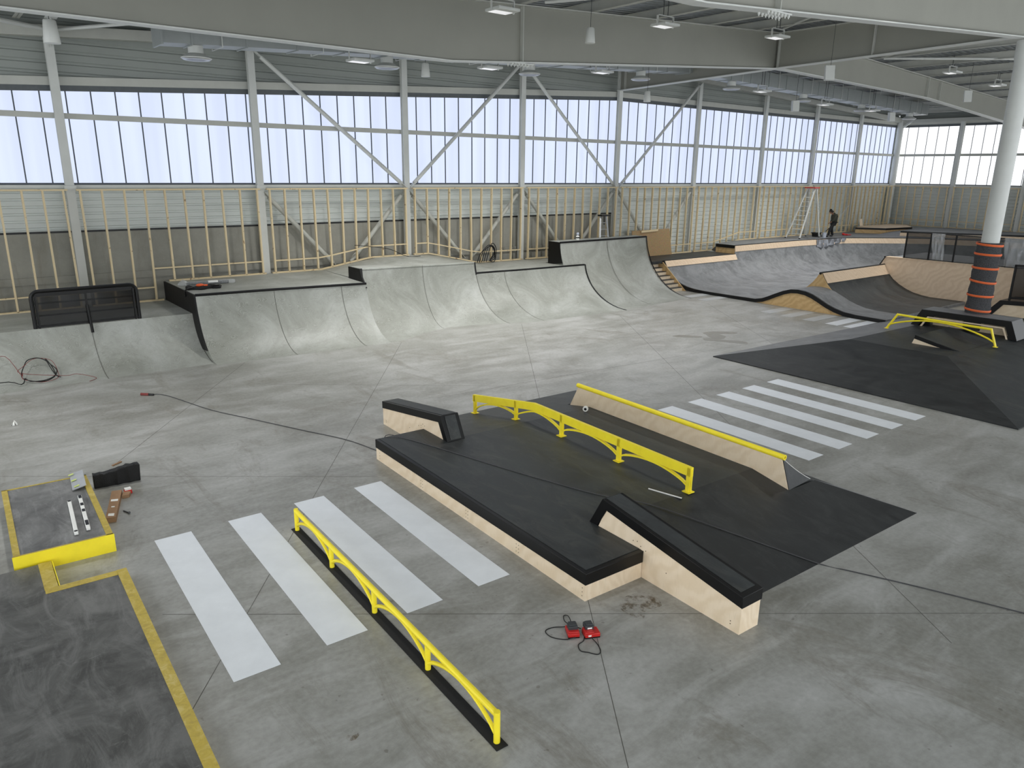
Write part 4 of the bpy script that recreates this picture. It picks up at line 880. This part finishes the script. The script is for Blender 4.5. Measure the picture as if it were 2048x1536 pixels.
# ------------------------------------------------------------------ things left lying about
m = MB(); m.box(-.32, .32, -.06, .06, 0, .3); m2 = []
t = thing('bin_bag', 'long black plastic wrapped package standing behind the yellow edged pad', 'package', (2.13, 14.24, 0))
m = MB(); rs = []
for i in range(13):
    s_ = i / 12; x = 1.76 + .76 * s_; h = .27 + .05 * s_ - .02 * math.sin(s_ * 6); w = .07 + .008 * math.sin(i * 2.3); rs.append([(x + .01 * math.sin(i * 3 + j), 14.28 - .06 * s_ + (-w if j in (0, 3) else w) + .008 * math.sin(i * 1.9 + j * 2), (0 if j < 2 else h) + .008 * math.sin(i * 2.7 + j)*(j > 1)) for j in range(4)])
m.loft(rs); m.build('wrapping', 'bag', t, bevel=.015)
t = thing('cardboard_box', 'opened long flat cardboard box with white labels beside the yellow edged pad', 'box', (1.88, 13.15, 0)); ca, cb = Vector((1.72, 12.6, 0)), Vector((2.03, 13.7, 0)); cd = (cb - ca).normalized(); cn = Vector((-cd.y, cd.x, 0))
m = MB(); m.prism([ca - cn * .075, cb - cn * .08, cb + cn * .08, ca + cn * .075], (0, 0, .09)); m.build('box_body', 'card', t)
m = MB(); m.prism([cb - cn * .08 + Vector((0, 0, .0)), cb + cd * .16 - cn * .02, cb + cd * .2 + cn * .06, cb + cn * .08], (0, 0, .01)); m.prism([cb - cn * .1, cb - cn * .22 - cd * .05, cb - cn * .2 - cd * .18, cb - cn * .09 - cd * .2], (0, 0, .06)); m.build('flap', 'card', t)
for s_, w, l in ((.62, .11, .05), (.38, .05, .025), (.1, .09, .06)):
    c = ca + (cb - ca) * s_ + Vector((0, 0, .0905)); m = MB(); m.prism([c - cn * w / 2 - cd * l, c + cn * w / 2 - cd * l * .6, c + cn * w / 2 + cd * l, c - cn * w / 2 + cd * l * .7], (0, 0, .002)); m.build('label', 'paper', t)
t = thing('screw_box', 'small red and white box on the floor near the black package', 'box', (2.2, 13.68, 0)); m = MB(); m.box(2.14, 2.26, 13.63, 13.73, 0, .07); m.build('box_body', 'red', t, bevel=.006); m = MB(); m.box(2.15, 2.25, 13.64, 13.72, .07, .1); m.build('lid', 'paper', t)
m = MB(); m.tube([(1.97, 12.92, .015), (2.02, 12.8, .015)], .012, 6); m.tube([(2.02, 12.8, .015), (2.03, 12.76, .03)], .02, 6); tag(m.build('screwdriver_bit', 'darkgrey'), 'small dark screwdriver bit beside the cardboard box', 'tool')
m = MB(); m.bar((2.24, 15.2, .012), (2.42, 15.32, .012), .035, .02); tag(m.build('wood_offcut', 'card'), 'small brown offcut on the floor above the black package', 'offcut')
m = MB()
for a in range(5): m.add([(1.02 + .07 * math.cos(a * 1.3), 19.08 + .08 * math.sin(a * 1.3), .004), (1.02 + .08 * math.cos(a * 1.3 + .8), 19.08 + .07 * math.sin(a * 1.3 + .8), .01), (1.02, 19.08, .08 + .01 * a)], [(0, 1, 2)])
o = tag(m.build('paper_scrap', 'paper', recalc=False), 'crumpled white paper scrap on the bare floor at the left', 'scrap'); sd = o.modifiers.new('thickness', 'SOLIDIFY'); sd.thickness = .004
def level(a, b, lab, black):
    a, b = Vector((*a, hp)), Vector((*b, hp)); d = (b - a).normalized(); t = thing('spirit_level', lab, 'tool', (a + b) / 2, 'spirit levels on the pad'); m = MB(); m.bar(a + Vector((0, 0, .028)), b + Vector((0, 0, .028)), .055, .05); m.build('body', 'paper', t, bevel=.006)
    for s_, l in black: p = a + (b - a) * s_ + Vector((0, 0, .0545)); m = MB(); m.bar(p - d * l, p + d * l, .045, .008); m.build('vial_window', 'black', t)
level((1.24, 13.11), (1.14, 11.82), 'plain white spirit level lying on the pad, left of the two', [(.02, .02), (.97, .02)]); level((1.41, 13.25), (1.31, 11.88), 'white spirit level with black windows, right of the two on the pad', [(.06, .06), (.3, .05), (.49, .05), (.86, .09)])
t = thing('sheet_offcut', 'grey sheet offcut with lime marks propped on the rim of the raised pad', 'offcut', (1.5, 13.95, hp)); m = MB(); m.prism([(1.36, 13.62, hp + .01), (1.57, 13.60, hp + .06), (1.64, 14.38, hp + .06), (1.43, 14.40, hp + .01)], (0, 0, .012)); m.build('sheet', 'alu', t)
m = MB()
for y in (13.68, 13.98, 14.28): m.prism([(1.40, y, hp + .036), (1.48, y, hp + .054), (1.485, y + .05, hp + .056), (1.405, y + .05, hp + .037)], (0, 0, .003))
m.build('mark', 'lime', t)
t = thing('batten', 'short dark batten with a pale edge lying on the fun box near the rail foot', 'offcut', (9.13, 7.3, HT)); m = MB(); m.bar((9.09, 7.62, HT + .008), (9.24, 7.03, HT + .008), .06, .014); m.build('strip', 'skate', t); m = MB(); m.bar((9.05, 7.6, HT + .008), (9.2, 7.01, HT + .008), .016, .016); m.build('pale_edge', 'paper', t)
t = thing('tape_roll', 'black and white tape roll standing on the fun box against the plywood wall', 'tape roll', (11.12, 11.3, HT)); Tm = Matrix.Rotation(R(90), 3, 'Y') ; Tm = Matrix.Rotation(R(35), 3, 'Z') @ Tm
m = MB(); m.lathe((11.12, 11.3, HT + .062), [(.02, -.03), (.06, -.03), (.062, 0), (.06, .03), (.02, .03)], 20, T=Tm); m.build('roll', 'paper', t); m = MB(); m.lathe((11.12, 11.3, HT + .062), [(.018, -.034), (.03, -.034), (.03, .034), (.018, .034)], 16, T=Tm); m.build('core', 'black', t)

# battery chargers
def charger(c, rz, lab, batt):
    Rm = Matrix.Rotation(rz, 3, 'Z'); C_ = Vector(c); T = lambda a, b, z: C_ + Rm @ Vector((a, b, z)); t = thing('battery_charger', lab, 'charger', c, 'battery chargers on the floor')
    m = MB(); m.box(-.1, .1, -.075, .075, .012, .065, T=T); m.box(-.095, .02, -.07, .07, .065, .085, T=T); m.build('housing', 'red', t, bevel=.012); m = MB(); m.box(-.098, .098, -.072, .072, 0, .014, T=T); m.build('base', 'black', t)
    m = MB(); bx, by = batt; m.box(bx - .055, bx + .055, by - .06, by + .06, .07, .13, T=T); m.box(bx - .04, bx + .05, by - .05, by + .05, .13, .145, T=T); m.build('battery', 'darkgrey', t, bevel=.008)
    m = MB(); m.box(bx - .03, bx + .03, by - .061, by - .059, .09, .11, T=T); m.box(-.06, -.02, -.078, -.074, .03, .05, T=T); m.build('label', 'paper', t)
    return t
t1 = charger((5.66, 5.82, 0), R(60), 'red battery charger with a seated dark battery, left of the pair', (.01, 0)); t2 = charger((5.83, 5.66, 0), R(-25), 'red battery charger with its battery at the back, right of the pair', (-.02, .055))
m = MB(); m.tube(smooth([(5.62, 5.72, .02), (5.5, 5.78, .006), (5.4, 5.92, .006), (5.42, 6.06, .006), (5.55, 6.06, .006), (5.68, 5.96, .02), (5.78, 5.98, .03), (5.86, 6.12, .02), (5.82, 6.16, .01), (5.74, 6.02, .02), (5.79, 5.8, .03)]), .006, 6); tag(m.build('power_lead', 'black'), 'black lead looping round the left battery charger', 'cable')
m = MB(); m.tube(smooth([(5.72, 5.66, .02), (5.66, 5.62, .006), (5.56, 5.6, .006), (5.5, 5.5, .006), (5.55, 5.42, .006), (5.62, 5.32, .006), (5.7, 5.36, .006), (5.76, 5.48, .006), (5.77, 5.58, .02)]), .006, 6); tag(m.build('power_lead', 'black'), 'black lead looping in front of the battery chargers', 'cable')

# cables
zr = lambda y: HT * (y - 4.86) / 2.27
t = thing('extension_cord', 'long grey extension cord running from the open floor over the fun box to the right', 'cable', (6.5, 12.5, 0))
m = MB(); m.tube(smooth([(3.95, 19.75, .02), (4.3, 19.45, .01), (4.82, 17.64, .01), (5.35, 16.43, .01), (5.97, 15.03, .01), (6.5, 13.85, .01), (6.72, 12.9, .01), (6.74, 12.62, .05), (6.75, 12.53, HT + .012), (7.0, 12.1, HT + .011), (7.3, 11.03, HT + .011), (7.6, 9.86, HT + .011), (7.9, 8.82, HT + .011), (8.2, 7.91, HT + .011), (8.6, 7.12, HT + .011), (9.2, 5.98, zr(5.98) + .011), (9.78, 4.83, .012), (9.95, 4.46, .01), (10.34, 3.57, .01), (10.8, 2.4, .01), (11.4, .8, .01)], 5), .009, 6); m.build('cord', 'cable', t)
m = MB(); m.tube([(3.8, 19.88, .03), (3.95, 19.75, .025)], .035, 8); m.build('plug', 'cabler', t); m = MB(); m.tube([(3.93, 19.77, .025), (4.05, 19.66, .02)], .028, 8); m.build('plug_sleeve', 'black', t)
def loop(c, r, n, s=1, ph=0): return [(c[0] + (r + .05 * math.sin(i * 1.7)) * math.cos(2 * PI * i / 12 + ph), c[1] + s * (r + .06 * math.cos(i * 1.3)) * math.sin(2 * PI * i / 12 + ph), .012 + .004 * (i % 3) + zfl(c[1] + s * r * math.sin(2 * PI * i / 12 + ph))) for i in range(n)]
def zfl(y): return max(0, 1.25 * (1 - math.cos(min(max((y - 22.03) / 1.66, 0), 1) * R(84))) / (1 - math.cos(R(84)))) if y > 22.03 else 0
m = MB(); m.tube(smooth([(-1, 22.0, .012), (1.0, 22.55, zfl(22.55) + .02), (1.5, 22.36, zfl(22.4) + .02)] + loop((1.95, 22.75), .38, 20, .9, 3.6) + [(2.3, 22.6, zfl(22.6) + .02), (2.4, 22.4, zfl(22.5) + .02)], 4), .012, 6); tag(m.build('cable_coil', 'black'), 'black cable lying in loose coils on the foot of the low bank', 'cable')
m = MB(); m.tube(smooth([(.2, 23.0, zfl(23) + .02), (.9, 23.1, zfl(23.1) + .02), (1.3, 23.2, zfl(23.2) + .02), (1.55, 22.7, zfl(22.7) + .02)] + loop((2.0, 22.72), .42, 13, .85, 3.0) + [(2.5, 22.5, zfl(22.5) + .02), (2.8, 22.5, zfl(22.5) + .02), (3.2, 22.2, zfl(22.2) + .02), (3.0, 22.0, .015)], 4), .007, 5); tag(m.build('cable_coil', 'cabler'), 'thin red cable tangled with the black coil on the low bank', 'cable')

# tools and wrapping on the long quarter pipe deck
t = thing('plastic_tube_pack', 'black tube packed in clear plastic lying on the left quarter pipe deck', 'package', (7.1, 25.2, 1.87)); m = MB(); m.tube([(6.6, 25.3, 1.93), (7.9, 25.15, 1.93)], .05, 10); m.build('tube', 'black', t)
m = MB(); m.tube([(6.35, 25.4, 1.92), (6.5, 25.32, 1.97), (6.65, 25.3, 1.93), (7.3, 25.22, 1.935), (8.0, 25.14, 1.935), (8.1, 25.12, 1.93)], [.02, .12, .07, .065, .075, .06], 10); m.build('plastic_sleeve', 'plastic', t); m = MB(); m.bar((7.25, 25.2, 1.97), (7.55, 25.17, 1.97), .11, .06); m.build('paper_label', 'paper', t)
t = thing('tool_bag', 'flat black tool bag with dangling straps on the corner of the left quarter pipe', 'bag', (6.7, 24.4, 1.87)); m = MB(); rs = []
for i in range(9): s_ = i / 8; rs.append([(6.35 + 1.0 * s_, 24.4 + .1 * math.sin(i * 1.4) + (-.17 if j in (0, 3) else .17) * (1 - .4 * abs(s_ - .4)), 1.875 + (0 if j < 2 else .09 + .03 * math.sin(i * 2.2))) for j in range(4)])
m.loft(rs); m.build('bag_body', 'rubber', t, bevel=.02); m = MB(); m.tube(smooth([(6.5, 24.3, 1.95), (6.33, 24.25, 1.93), (6.24, 24.2, 1.85), (6.22, 24.1, 1.72)]), .02, 6); m.tube(smooth([(7.1, 24.3, 1.95), (7.3, 24.2, 1.98), (7.4, 24.35, 1.92)]), .018, 6); m.build('strap', 'black', t)
m = MB(); m.sphere((6.75, 24.35, 2.0), .1, 8, sq=(1.3, .9, .5)); m.sphere((6.9, 24.32, 1.99), .06, 8, sq=(1.4, .8, .5)); tag(m.build('work_glove', 'orangered'), 'orange work glove lying on the black tool bag', 'glove')
t = thing('spray_bottle', 'white spray bottle standing on the narrow top of the tall wall ramp', 'bottle', (23.4, 24.75, 2.62)); m = MB(); m.lathe((23.4, 24.75, 2.62), [(.075, 0), (.08, .02), (.08, .16), (.03, .2), (.03, .22)], 14); m.build('bottle', 'paper', t); m = MB(); m.lathe((23.4, 24.75, 2.84), [(.05, 0), (.07, .03), (.06, .09), (.02, .11)], 12); m.build('cap', 'bucket', t); m = MB(); m.lathe((23.4, 24.75, 2.7), [(.082, 0), (.082, .05)], 14); m.build('band', 'black', t)
m = MB()
for k in range(5): m.tube(smooth([(19.0 + .12 * k, 26.4, 1.72), (19.15 + .15 * k, 26.35, 2.1 + .1 * k), (19.6 + .1 * k, 26.35, 2.45 - .05 * k), (19.95, 26.4, 2.2 - .12 * k), (19.7, 26.45, 1.75)]), .018, 6)
tag(m.build('cable_coil', 'black'), 'black cable bundle hung on the studs right of the raised hip', 'cable')
m = MB(); m.tube(smooth([(13.2, 26.45, 2.75), (14.6, 26.4, 2.55), (15.4, 26.3, 2.22), (16.0, 26.2, 2.2)]), .012, 5); tag(m.build('cable', 'black'), 'thin dark cable sagging behind the raised hip', 'cable')

# strand board sheet, ladders
t = thing('strand_board_sheet', 'strand board sheet leaning on the studs beside the tall wall ramp', 'board', (30.5, 26.5, 1.32)); m = MB(); m.prism([(29.0, 26.42, 1.33), (32.05, 26.42, 1.33), (31.9, 26.58, 2.7), (28.95, 26.58, 2.68)], (0, .02, 0)); m.build('sheet', 'osb', t); m = MB(); m.bar((29.6, 26.52, 2.62), (30.9, 26.53, 2.66), .05, .1); m.build('batten', 'pine', t)
def ladder_side(m, a, b, c, d, n, r=.02):
    a, b, c, d = map(Vector, (a, b, c, d)); m.bar(a, b, .075, .045); m.bar(c, d, .075, .045)
    for k in range(1, n): s = k / n; m.tube([a + (b - a) * s, c + (d - c) * s], r, 6)
t = thing('step_ladder', 'tall aluminium stepladder with a red top by the stooping worker', 'ladder', (43.5, 25.5, 1.78))
m = MB(); ladder_side(m, (42.45, 26.1, 1.79), (43.75, 25.75, 4.78), (42.45, 25.15, 1.79), (43.8, 25.3, 4.78), 11); m.build('front_frame', 'steelw', t)
m = MB(); ladder_side(m, (44.75, 26.1, 1.79), (43.98, 25.75, 4.75), (44.6, 25.1, 1.79), (44.02, 25.3, 4.75), 4, .012); m.build('rear_frame', 'steelw', t); m = MB(); m.box(43.6, 44.2, 25.2, 25.9, 4.78, 4.84); m.build('top_step', 'red', t)
m = MB()
for p in ((42.45, 26.1), (42.45, 25.15), (44.75, 26.1), (44.6, 25.1)): m.box(p[0] - .05, p[0] + .05, p[1] - .04, p[1] + .04, 1.785, 1.84)
m.build('feet', 'rubber', t)
t = thing('step_ladder', 'small aluminium ladder with a black top leaning behind the tall wall ramp', 'ladder', (26.5, 26.2, 1.63)); m = MB(); ladder_side(m, (26.0, 25.9, 1.65), (26.45, 26.4, 3.5), (26.55, 25.75, 1.65), (26.75, 26.3, 3.5), 6); m.build('frame', 'alu', t); m = MB(); m.box(26.35, 26.95, 26.2, 26.5, 3.5, 3.57); m.bar((26.6, 26.3, 3.5), (26.62, 26.3, 3.1), .04, .04); m.build('top_step', 'black', t)
m = MB(); m.prism([(52.15, 26.3, 1.8), (52.6, 26.3, 1.8), (52.55, 26.52, 2.65), (52.2, 26.52, 2.6)], (0, .02, 0)); tag(m.build('plywood_offcut', 'ply'), 'small pale plywood offcut leaning on the studs in the far corner', 'board')

# silver tarpaulin, buckets, red cloth
m = MB(); g = []
A_ = [(43.3, 25.6), (47.4, 24.9)]
for i in range(9):
    row = []
    for j in range(33):
        s_, q = j / 32, i / 8; x = 43.2 + 3.6 * s_; ye = 24.66 + (42.0 - min(x, 42.0)) * 0 - max(0, (x - 42)) * .143
        if q < .45: y = 25.5 - (25.5 - ye + .03) * q / .45 - .25 * s_ * (1 - q / .45); z = 1.795 + .012 * math.sin(i * 2 + j * 1.9)
        else:
            d = (q - .45) / .55; ln = (.62 - .75 * abs(s_ - .15)) * d; ln = max(ln, .02 * d); y = ye - .05 - .12 * ln - (.07 * math.sin(j * 1.3 + i * .5) + .04 * math.sin(j * 2.9)) * d; z = 1.79 - ln
        row.append((x, y, z))
    g.append(row)
m.loft(g, closed=False, caps=False); o = tag(m.build('tarpaulin', 'foil', recalc=False, ang=20), 'silver tarpaulin hanging over the lip below the stooping worker', 'tarpaulin'); sd = o.modifiers.new('thickness', 'SOLIDIFY'); sd.thickness = .006
def bucket(x, y, z, r, h, mat, lab, nm='bucket'):
    t = thing(nm, lab, 'bucket', (x, y, z)); m = MB(); m.lathe((x, y, z), [(r * .85, 0), (r, h), (r * 1.06, h), (r * 1.06, h - .02), (r * 1.0, h - .02)], 18); m.lathe((x, y, z + h), [(r * .96, -.02), (r * .94, -.015)], 18); m.build('body', mat, t)
    m = MB(); m.tube([(x + r * math.cos(a), y, z + h - .02 - .12 * math.sin(a)) for a in [PI * i / 10 for i in range(11)]], .006, 5); m.build('handle', 'black', t)
bucket(44.75, 24.85, 1.8, .13, .3, 'bucket', 'white bucket at the feet of the stooping worker')
t = thing('mortar_tub', 'black mortar tub beside the stepladder', 'tub', (45.1, 25.6, 1.79)); m = MB(); m.loft([[(45.1 + sx * (.2 + .05 * k), 25.6 + sy * (.16 + .04 * k), 1.79 + .24 * k) for sx, sy in ((-1, -1), (1, -1), (1, 1), (-1, 1))] for k in (0, 1)]); m.build('tub', 'rubber', t, bevel=.02); m = MB(); m.bar((44.84, 25.38, 2.03), (45.36, 25.38, 2.03), .04, .03); m.bar((44.84, 25.82, 2.03), (45.36, 25.82, 2.03), .04, .03); m.build('rim', 'rubber', t)
m = MB(); m.box(45.2, 45.42, 25.1, 25.3, 1.79, 1.88); tag(m.build('small_tray', 'black', bevel=.02), 'small black tray behind the white bucket', 'tray')
m = MB(); m.sphere((47.9, 25.1, 1.82), .16, 8, sq=(1.3, 1, .4)); m.sphere((48.2, 25.0, 1.81), .1, 8, sq=(1.8, .7, .3)); m.sphere((47.75, 25.2, 1.86), .1, 8, sq=(.9, 1, .8)); tag(m.build('red_cloth', 'red'), 'crumpled red cloth on the upper deck right of the stooping worker', 'cloth')

# ------------------------------------------------------------------ the stooping worker
PX, PY_, PZ = 45.75, 24.9, 1.785
fx, fy = -.86, .51                                   # the way he faces
def W(f, s, z): return Vector((PX + fx * f - fy * s, PY_ + fy * f + fx * s, PZ + z))
def skin_mesh(name, nodes, edges, mat, parent, root):
    keys = list(nodes); off = Vector((0, 0, 0)); q = parent
    while q is not None: off += q.location; q = q.parent
    me = bpy.data.meshes.new(name); me.from_pydata([W(*nodes[k][0]) - off for k in keys], [(keys.index(a), keys.index(b)) for a, b in edges], []); me.materials.append(M[mat])
    o = bpy.data.objects.new(name, me); COL.objects.link(o); o.parent = parent
    sk = o.modifiers.new('skin', 'SKIN'); sk.use_smooth_shade = True
    sv = me.skin_vertices[0].data if me.skin_vertices else None
    if sv is None: me.attributes; 
    for i, k in enumerate(keys):
        r = nodes[k][1]; r = r if isinstance(r, tuple) else (r, r); me.skin_vertices[0].data[i].radius = r; me.skin_vertices[0].data[i].use_root = (k == root)
    sb = o.modifiers.new('subdivision', 'SUBSURF'); sb.levels = 2; sb.render_levels = 2
    return o
def ensure_skin(me): pass
person = thing('person', 'person in a dark olive hooded jacket and black trousers stooping over a long pole', 'person', (PX, PY_, PZ))
J = dict(pel=((0, 0, .93), .12), bel=((-.03, 0, 1.08), .13), che=((-.02, 0, 1.28), (.15, .13)), nec=((.12, 0, 1.45), .055), jaw=((.21, 0, 1.49), .06), hed=((.25, 0, 1.56), (.085, .08)), top=((.26, 0, 1.63), .06), nos=((.345, 0, 1.5), .018),
         hl=((0, .1, .88), .09), kl=((.24, .11, .5), .062), al=((.32, .12, .1), .034), tl=((.43, .13, .045), .022),
         hr=((-.02, -.1, .88), .09), kr=((.0, -.12, .49), .062), ar=((-.12, -.13, .1), .034), tr=((0, -.14, .045), .022),
         sl=((0, .19, 1.38), .065), el=((.1, .25, 1.1), .045), wl=((.27, .14, .92), .03), pl=((.33, .1, .88), .036),
         sr=((-.03, -.19, 1.38), .065), er=((-.34, -.22, 1.22), .045), wr=((-.26, -.12, 1.02), .03), pr=((-.25, -.06, 1.0), .036))
E_ = [('pel', 'bel'), ('bel', 'che'), ('che', 'nec'), ('nec', 'jaw'), ('jaw', 'hed'), ('hed', 'top'), ('jaw', 'nos'), ('pel', 'hl'), ('hl', 'kl'), ('kl', 'al'), ('al', 'tl'), ('pel', 'hr'), ('hr', 'kr'), ('kr', 'ar'), ('ar', 'tr'),
      ('che', 'sl'), ('sl', 'el'), ('el', 'wl'), ('wl', 'pl'), ('che', 'sr'), ('sr', 'er'), ('er', 'wr'), ('wr', 'pr')]
for h, (bx_, by_, bz_) in (('l', (.33, .1, .88)), ('r', (-.25, -.06, 1.0))):
    for i in range(4):
        o1 = (bx_ + .05, by_ - .03 + .022 * i, bz_ - .03); o2 = (bx_ + .03, by_ - .035 + .022 * i, bz_ - .075 + .005 * abs(i - 1.5)); J['f%s%da' % (h, i)] = (o1, .009); J['f%s%db' % (h, i)] = (o2, .008); E_ += [('p' + h, 'f%s%da' % (h, i)), ('f%s%da' % (h, i), 'f%s%db' % (h, i))]
    J['t%sa' % h] = ((bx_ - .02, by_ - .045, bz_ - .02), .01); J['t%sb' % h] = ((bx_ + .0, by_ - .06, bz_ - .06), .009); E_ += [('p' + h, 't%sa' % h), ('t%sa' % h, 't%sb' % h)]
skin_mesh('body', J, E_, 'skin', person, 'pel')
JK = dict(hem=((-.02, 0, .82), (.19, .21)), wst=((-.05, 0, .98), (.18, .21)), bel=((-.09, 0, 1.12), (.19, .21)), che=((-.06, 0, 1.3), (.19, .22)), col=((.05, 0, 1.43), (.1, .11)), hood=((-.05, 0, 1.48), (.1, .12)),
          sl=((-.01, .2, 1.37), .09), el=((.1, .26, 1.1), .068), wl=((.24, .16, .945), .05), sr=((-.05, -.2, 1.37), .09), er=((-.34, -.23, 1.22), .07), wr=((-.27, -.14, 1.04), .05))
skin_mesh('jacket', JK, [('hem', 'wst'), ('wst', 'bel'), ('bel', 'che'), ('che', 'col'), ('col', 'hood'), ('che', 'sl'), ('sl', 'el'), ('el', 'wl'), ('che', 'sr'), ('sr', 'er'), ('er', 'wr')], 'cloth', person, 'bel')
TR = dict(pel=((0, 0, .93), (.15, .17)), hl=((.01, .1, .85), .125), kl=((.24, .11, .5), .095), al=((.32, .12, .1), .075), hr=((-.02, -.1, .85), .125), kr=((.0, -.12, .49), .095), ar=((-.12, -.13, .1), .075))
skin_mesh('trousers', TR, [('pel', 'hl'), ('hl', 'kl'), ('kl', 'al'), ('pel', 'hr'), ('hr', 'kr'), ('kr', 'ar')], 'trouser', person, 'pel')
for h, (a, b) in (('l', (.32, .12)), ('r', (-.12, -.13))):
    skin_mesh('boot', {'a': ((a - .02, b, .13), .06), 'h': ((a - .04, b, .06), (.065, .06)), 'm': ((a + .07, b, .06), (.065, .06)), 't': ((a + .19, b, .05), (.055, .05))}, [('a', 'h'), ('h', 'm'), ('m', 't')], 'rubber', person, 'h')
skin_mesh('hair', {'a': ((.16, 0, 1.55), .08), 'b': ((.21, 0, 1.62), (.105, .095)), 'c': ((.29, 0, 1.645), .08), 'd': ((.34, 0, 1.6), .04)}, [('a', 'b'), ('b', 'c'), ('c', 'd')], 'hair', person, 'b')
t = thing('broom_pole', 'long thin pole held by the stooping worker', 'pole', W(.55, .1, .3)); m = MB(); m.tube([W(.55, .17, .36), W(-.25, -.08, .98), W(-1.1, -.33, 1.95)], .014, 6); m.build('shaft', 'alu', t); m = MB(); m.tube([W(.55, .17, .36), W(.3, .1, .55)], .022, 6); m.build('grip', 'black', t)
